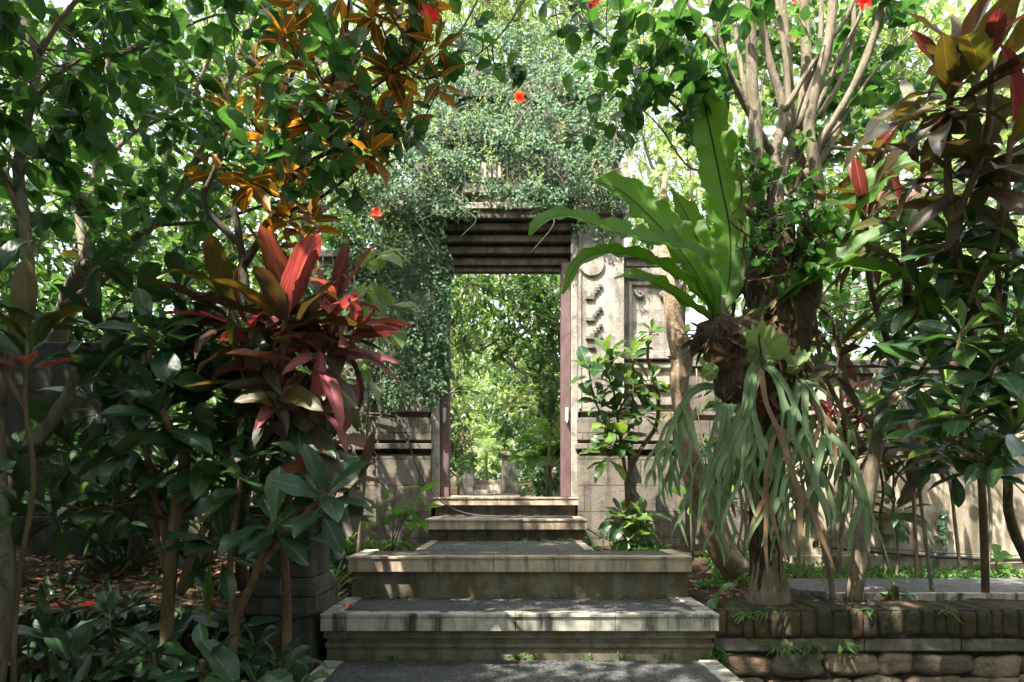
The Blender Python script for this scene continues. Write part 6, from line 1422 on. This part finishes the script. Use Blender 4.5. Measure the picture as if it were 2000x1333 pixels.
palm('smaller palm in front of the far right pillar', 1090, 860, 11.5, 12, 1.0, 332)
palm('drooping pale palm far down the path', 950, 885, 19.5, 14, 1.1, 333, mat='far_lime')
spiky('strap_leaf_plant', 'tall arching strap leaves at the right jamb seen through the doorway', np.array([XX(1098, 8.4), 8.4, 1.75]), 13, .9, .045, 341, mat='palm', a0=8, a1=85, bend=1.1)
rosette_plant('broad_leaf_plant', 'broad bright leaves arching into the top right of the doorway', 'plant', np.array([XX(1125, 7.8), 7.8, .7]), [(1085, 610, 7.8, (-.2, -.2, 1), 7, .55, .11, dict(a0=15, a1=80, bend=1.0))],
    [([(1125, 985, 7.8), (1110, 800, 7.8), (1085, 610, 7.8)], [.03, .025, .015])], [('palm', 'lance', 0, 1, 1)], 342)
rosette_plant('red_croton_bush', 'orange-red bush beside the left far pillar through the doorway', 'shrub', P(895, 965, 15), [(a, b, 15, (0, -.3, 1), 14, .34, .07, dict(kind=[('cord_red', 'lance', 0, .5, .5), ('cord_olive', 'lance', .3, 1, .5)])) for a, b in ((895, 862), (910, 872), (885, 875), (902, 850))],
    [([(895, 975, 15), (897, 865, 15)], [.03])], K_RED, 343)
rosette_plant('yellow_lily', 'yellow-flowered plant in the planter through the doorway', 'plant', P(1076, 945, 10.5), [(1076, 925, 10.5, (0, -.2, 1), 12, .3, .04, dict(a0=10, a1=90, kind=[('palm', 'lance', 0, 1, .8)])), (1076, 918, 10.4, (0, -.3, 1), 6, .13, .04, dict(a0=5, a1=60, kind=[('yellow', 'lance', 0, 1, 1)]))],
    [([(1076, 950, 10.5), (1076, 925, 10.5)], [.02])], K_LIT, 344)
t = leafy('garden_tree', 'bare slanting branch tree crossing the middle of the doorway view', 'tree', np.array([XX(1120, 9.6), 9.6, .7]), [([(1130, 960, 9.6), (1100, 850, 9.6), (1075, 790, 9.6), (1085, 740, 9.6), (1040, 735, 9.6), (1000, 715, 9.6), (975, 690, 9.6)], [.06, .05, .045, .035, .03, .02, .01])],
      [(985, 680, 9.6, 30, 25, .3, 9), (1080, 750, 9.5, 25, 30, .3, 9)], 345, mat='far_deep', L=.13, W=.055, per=8)

far_tree('garden_tree', 'leafy shrub tree just inside the doorway at the right jamb', 'tree', 1120, 0, 8.0, 1.6, [(1075, 660, 8.0, 30, 80, .4, 30), (1050, 560, 8.0, 60, 30, .4, 26), (1080, 780, 8.0, 20, 50, .3, 16)], 326, 'far_deep', L=.12, W=.05, per=9)
far_tree('garden_tree', 'leafy twigs just inside the doorway at the left jamb', 'tree', 840, 0, 8.0, 1.8, [(895, 620, 8.0, 25, 70, .4, 24), (920, 555, 8.0, 60, 25, .4, 22), (890, 760, 8.0, 18, 60, .3, 14)], 327, 'far', L=.12, W=.05, per=9)
far_tree('garden_shrub', 'dark low shrub filling the lower right of the doorway view', 'shrub', 1070, 0, 9.6, .5, [(1060, 935, 9.6, 40, 30, .4, 36), (1035, 900, 10.5, 26, 40, .4, 26)], 328, 'far_deep', L=.12, W=.05, per=10)
# far hedge closing the garden
def far_wood(name, label, x0, x1, y0, y1, zt, n, seed, mat, L=.4):
    rg = np.random.default_rng(seed); x = rg.uniform(x0, x1, n); y = rg.uniform(y0, y1, n); zt2 = zt * (1 + .3 * smooth_noise(x, y, .35, seed)); z = gz(x, y) + rg.uniform(0, 1, n) ** .8 * zt2
    lv = Leaves('ovate', 2, 2); lv.add(np.stack([x, y, z], -1), rg.normal(size=(n, 3)) + [0, 0, -.2], nrm(rg.normal(0, .6, (n, 3)) + [0, -.4, .8]), L * rg.uniform(.5, 1.2, n), L * .5, .5, .2)
    o = lv.build(name, M[mat], base=(0, 0, 0)); tag(o, label, kind='stuff'); return o
far_wood('far_wood', 'far green woodland closing the garden behind', -26, 26, 27, 33, 4.4, 26000, 351, 'far', .5)
far_wood('far_wood', 'far low woodland behind the walls', -13, -2.5, 10, 12, 2.3, 9000, 352, 'far', .28)
far_wood('far_wood', 'far low woodland right of the gate', 2.0, 14, 10, 12, 2.2, 9000, 353, 'far_lime', .28)

# ------------------------------------------------------------------ unseen shade trees round the camera, crown clumps placed to shade chosen areas
def unseen_shade_tree(label, x, y, blobs, seed, L=.16):
    b = np.array([x, y, -.45]); t = thing('unseen_shade_tree', label, 'tree', b, 'unseen shade trees over the path'); w = Wood(seed); rg = np.random.default_rng(seed)
    top = b + [rg.normal(0, .2), .3, 4.4]; w.branch([b, (b + top) / 2 + rg.normal(0, .1, 3), top], [.16, .13, .08], sides=10, sub=8)
    lv = Leaves('ovate', 2, 2)
    for (cx, cy, cz, rx, ry, rz, n) in blobs:
        c = np.array([cx, cy, cz]); w.branch([top - [0, 0, .8], (top + c) / 2, c], [.06, .04, .02], sides=6)
        u = rnd_dirs(rg, n) * (rg.uniform(0, 1, n) ** .4)[:, None]; p = c + u * [rx, ry, rz]
        k = 9
        for i in range(n):
            q = p[i] + rg.normal(0, .16, (k, 3)); lv.add(q, rnd_dirs(rg, k, (0, 0, -.3)), nrm(rg.normal(0, .5, (k, 3)) + [0, 0, 1]), L * rg.uniform(.6, 1.2, k), L * .6, .4, .2)
            if i % 3 == 0: w.mb.tube([c, (c + p[i]) / 2 + rg.normal(0, .06, 3), p[i]], [.012, .005], 4, sub=2, cap=False)
    w.mb.build('trunk', M['bark'], t, smooth=True); lv.build('crown', M['hib'], t)
SHADE = [
 ('tall shade tree standing behind the photographer on the left', -4.4, .6, [(-3.6, 1.6, 4.6, 1.8, 1.5, .6, 280), (-3.1, .9, 3.5, 1.4, .9, .4, 260), (-.9, 2.3, 4.9, 1.1, .9, .4, 210), (-2.2, 2.9, 4.9, .8, .5, .3, 60), (-2.1, 4.9, 5.3, .7, .5, .3, 35), (-1.9, .5, 4.7, 1.3, .7, .4, 260), (-.3, .2, 4.7, 1.3, .7, .4, 160), (-5.3, 3.4, 4.7, 1.5, 1.3, .6, 300), (-1.5, 3.4, 5.1, 1.0, .8, .3, 40), (-3.2, 3.6, 4.9, 1.0, .7, .4, 90)], 401),
 ('tall shade tree standing behind the photographer on the right', 2.8, -.2, [(.2, .8, 4.9, 1.5, 1.3, .6, 200), (2.2, 1.6, 4.9, 1.5, 1.3, .5, 140), (0.3, 2.4, 5.2, 1.0, .7, .4, 16)], 402)]
for a in SHADE: unseen_shade_tree(*a)
def thicket(name, label, x0, x1, y0, y1, z0, z1, n, seed, mat='far_deep', L=.55):
    rg = np.random.default_rng(seed); p = np.stack([rg.uniform(x0, x1, n), rg.uniform(y0, y1, n), rg.uniform(z0, z1, n)], -1)
    lv = Leaves('ovate', 2, 2); lv.add(p, rg.normal(size=(n, 3)) + [0, 0, -.3], nrm(rg.normal(0, .6, (n, 3)) + [0, 0, 1]), L * rg.uniform(.5, 1.2, n), L * .5, .5, .2)
    o = lv.build(name, M[mat], base=(0, 0, 0)); tag(o, label, kind='stuff'); return o
thicket('added_thicket_behind', 'unseen dense thicket added behind the photographer to cut the sky light', -12, 12, -7, -3.2, -.4, 8, 9000, 411)  # unseen foliage, here and on both sides, added against open sky light
thicket('added_thicket_left', 'unseen dense thicket added left of the planting bed for shade', -9, -5.6, -3.2, 6, -.4, 6, 5200, 412)
thicket('added_thicket_right', 'unseen dense thicket added right of the planting bed to cut the sky light', 6.5, 9, -3.2, 4, -.4, 5, 3400, 413)
thicket('added_thicket_by_path', 'unseen low thicket added left of the photographer to darken the lower left', -5.2, -1.95, -1.5, 1.9, -.4, 2.3, 3000, 414, L=.32)  # unseen, added on both sides of the path to darken the near ground
thicket('added_thicket_by_path', 'unseen low thicket added right of the photographer to cut the side light', 1.9, 5.0, -1.5, 1.8, -.4, 1.4, 1200, 415, L=.32)

# weeds spilling over the kerbs, tufts in the step joints
def line_weeds(name, label, segs, n, L, W, mat, seed, hang=0.0, spread=.02):
    rg = np.random.default_rng(seed); lv = Leaves('lance', 3, 2)
    for (a, b) in segs:
        a = np.array(a, float); b = np.array(b, float); c = rg.uniform(0, 1, max(2, n // 14)); t = np.clip(c[rg.integers(0, len(c), n)] + rg.normal(0, .012, n), 0, 1)
        p = a + (b - a) * t[:, None] + rg.normal(0, spread, (n, 3)) * [1, .5, .3]
        lv.add(p, np.stack([rg.normal(0, .7, n), rg.normal(-.5, .4, n), rg.uniform(.1, 1, n) - hang * 1.6], -1), rg.normal(0, .5, (n, 3)) + [0, -.4, 1], L * rg.uniform(.4, 1.2, n), W * rg.uniform(.6, 1.2, n), rg.uniform(0, 1.6, n), .3)
    o = lv.build(name, M[mat], base=(0, 0, 0)); tag(o, label, kind='stuff'); return o
line_weeds('kerb_weeds', 'weeds spilling over the dark kerb', [((-4.2, 3.84, .23), (-1.5, 3.84, .23))], 330, .13, .03, 'dark', 501, .5, .03)
line_weeds('joint_moss', 'tufts of moss and weeds in the step joints', [((-.98, 4.165, .24), (1.07, 4.165, .24)), ((-.98, 3.64, .0), (1.07, 3.64, .0)), ((-.66, 5.51, .49), (.56, 5.51, .49)), ((-1.0, 4.2, .2), (-1.0, 4.6, .4)), ((1.1, 3.70, .08), (1.1, 4.15, .2))], 130, .035, .012, 'grass', 502, 0, .008)
line_weeds('wall_ferns', 'small ferns and grass growing out of the brick retaining wall', [((1.14, 3.79, .06), (1.14, 3.79, -.1)), ((1.2, 3.775, .03), (2.0, 3.775, .05)), ((1.15, 3.78, .22), (2.4, 3.78, .235))], 70, .09, .012, 'grass', 503, .5, .015)

thicket('far_canopy', 'high far canopy behind the left trees', -16, -2.2, 12, 15, 2, 11.5, 6500, 416, 'far', .34)
thicket('far_canopy', 'high far canopy behind the right trees', 2.4, 15, 12, 15, 2, 11.5, 6500, 417, 'far_lime', .34)
thicket('far_canopy', 'high far canopy behind the gate top', -2.2, 2.4, 13, 15, 5, 12, 2600, 418, 'far_lime', .30)
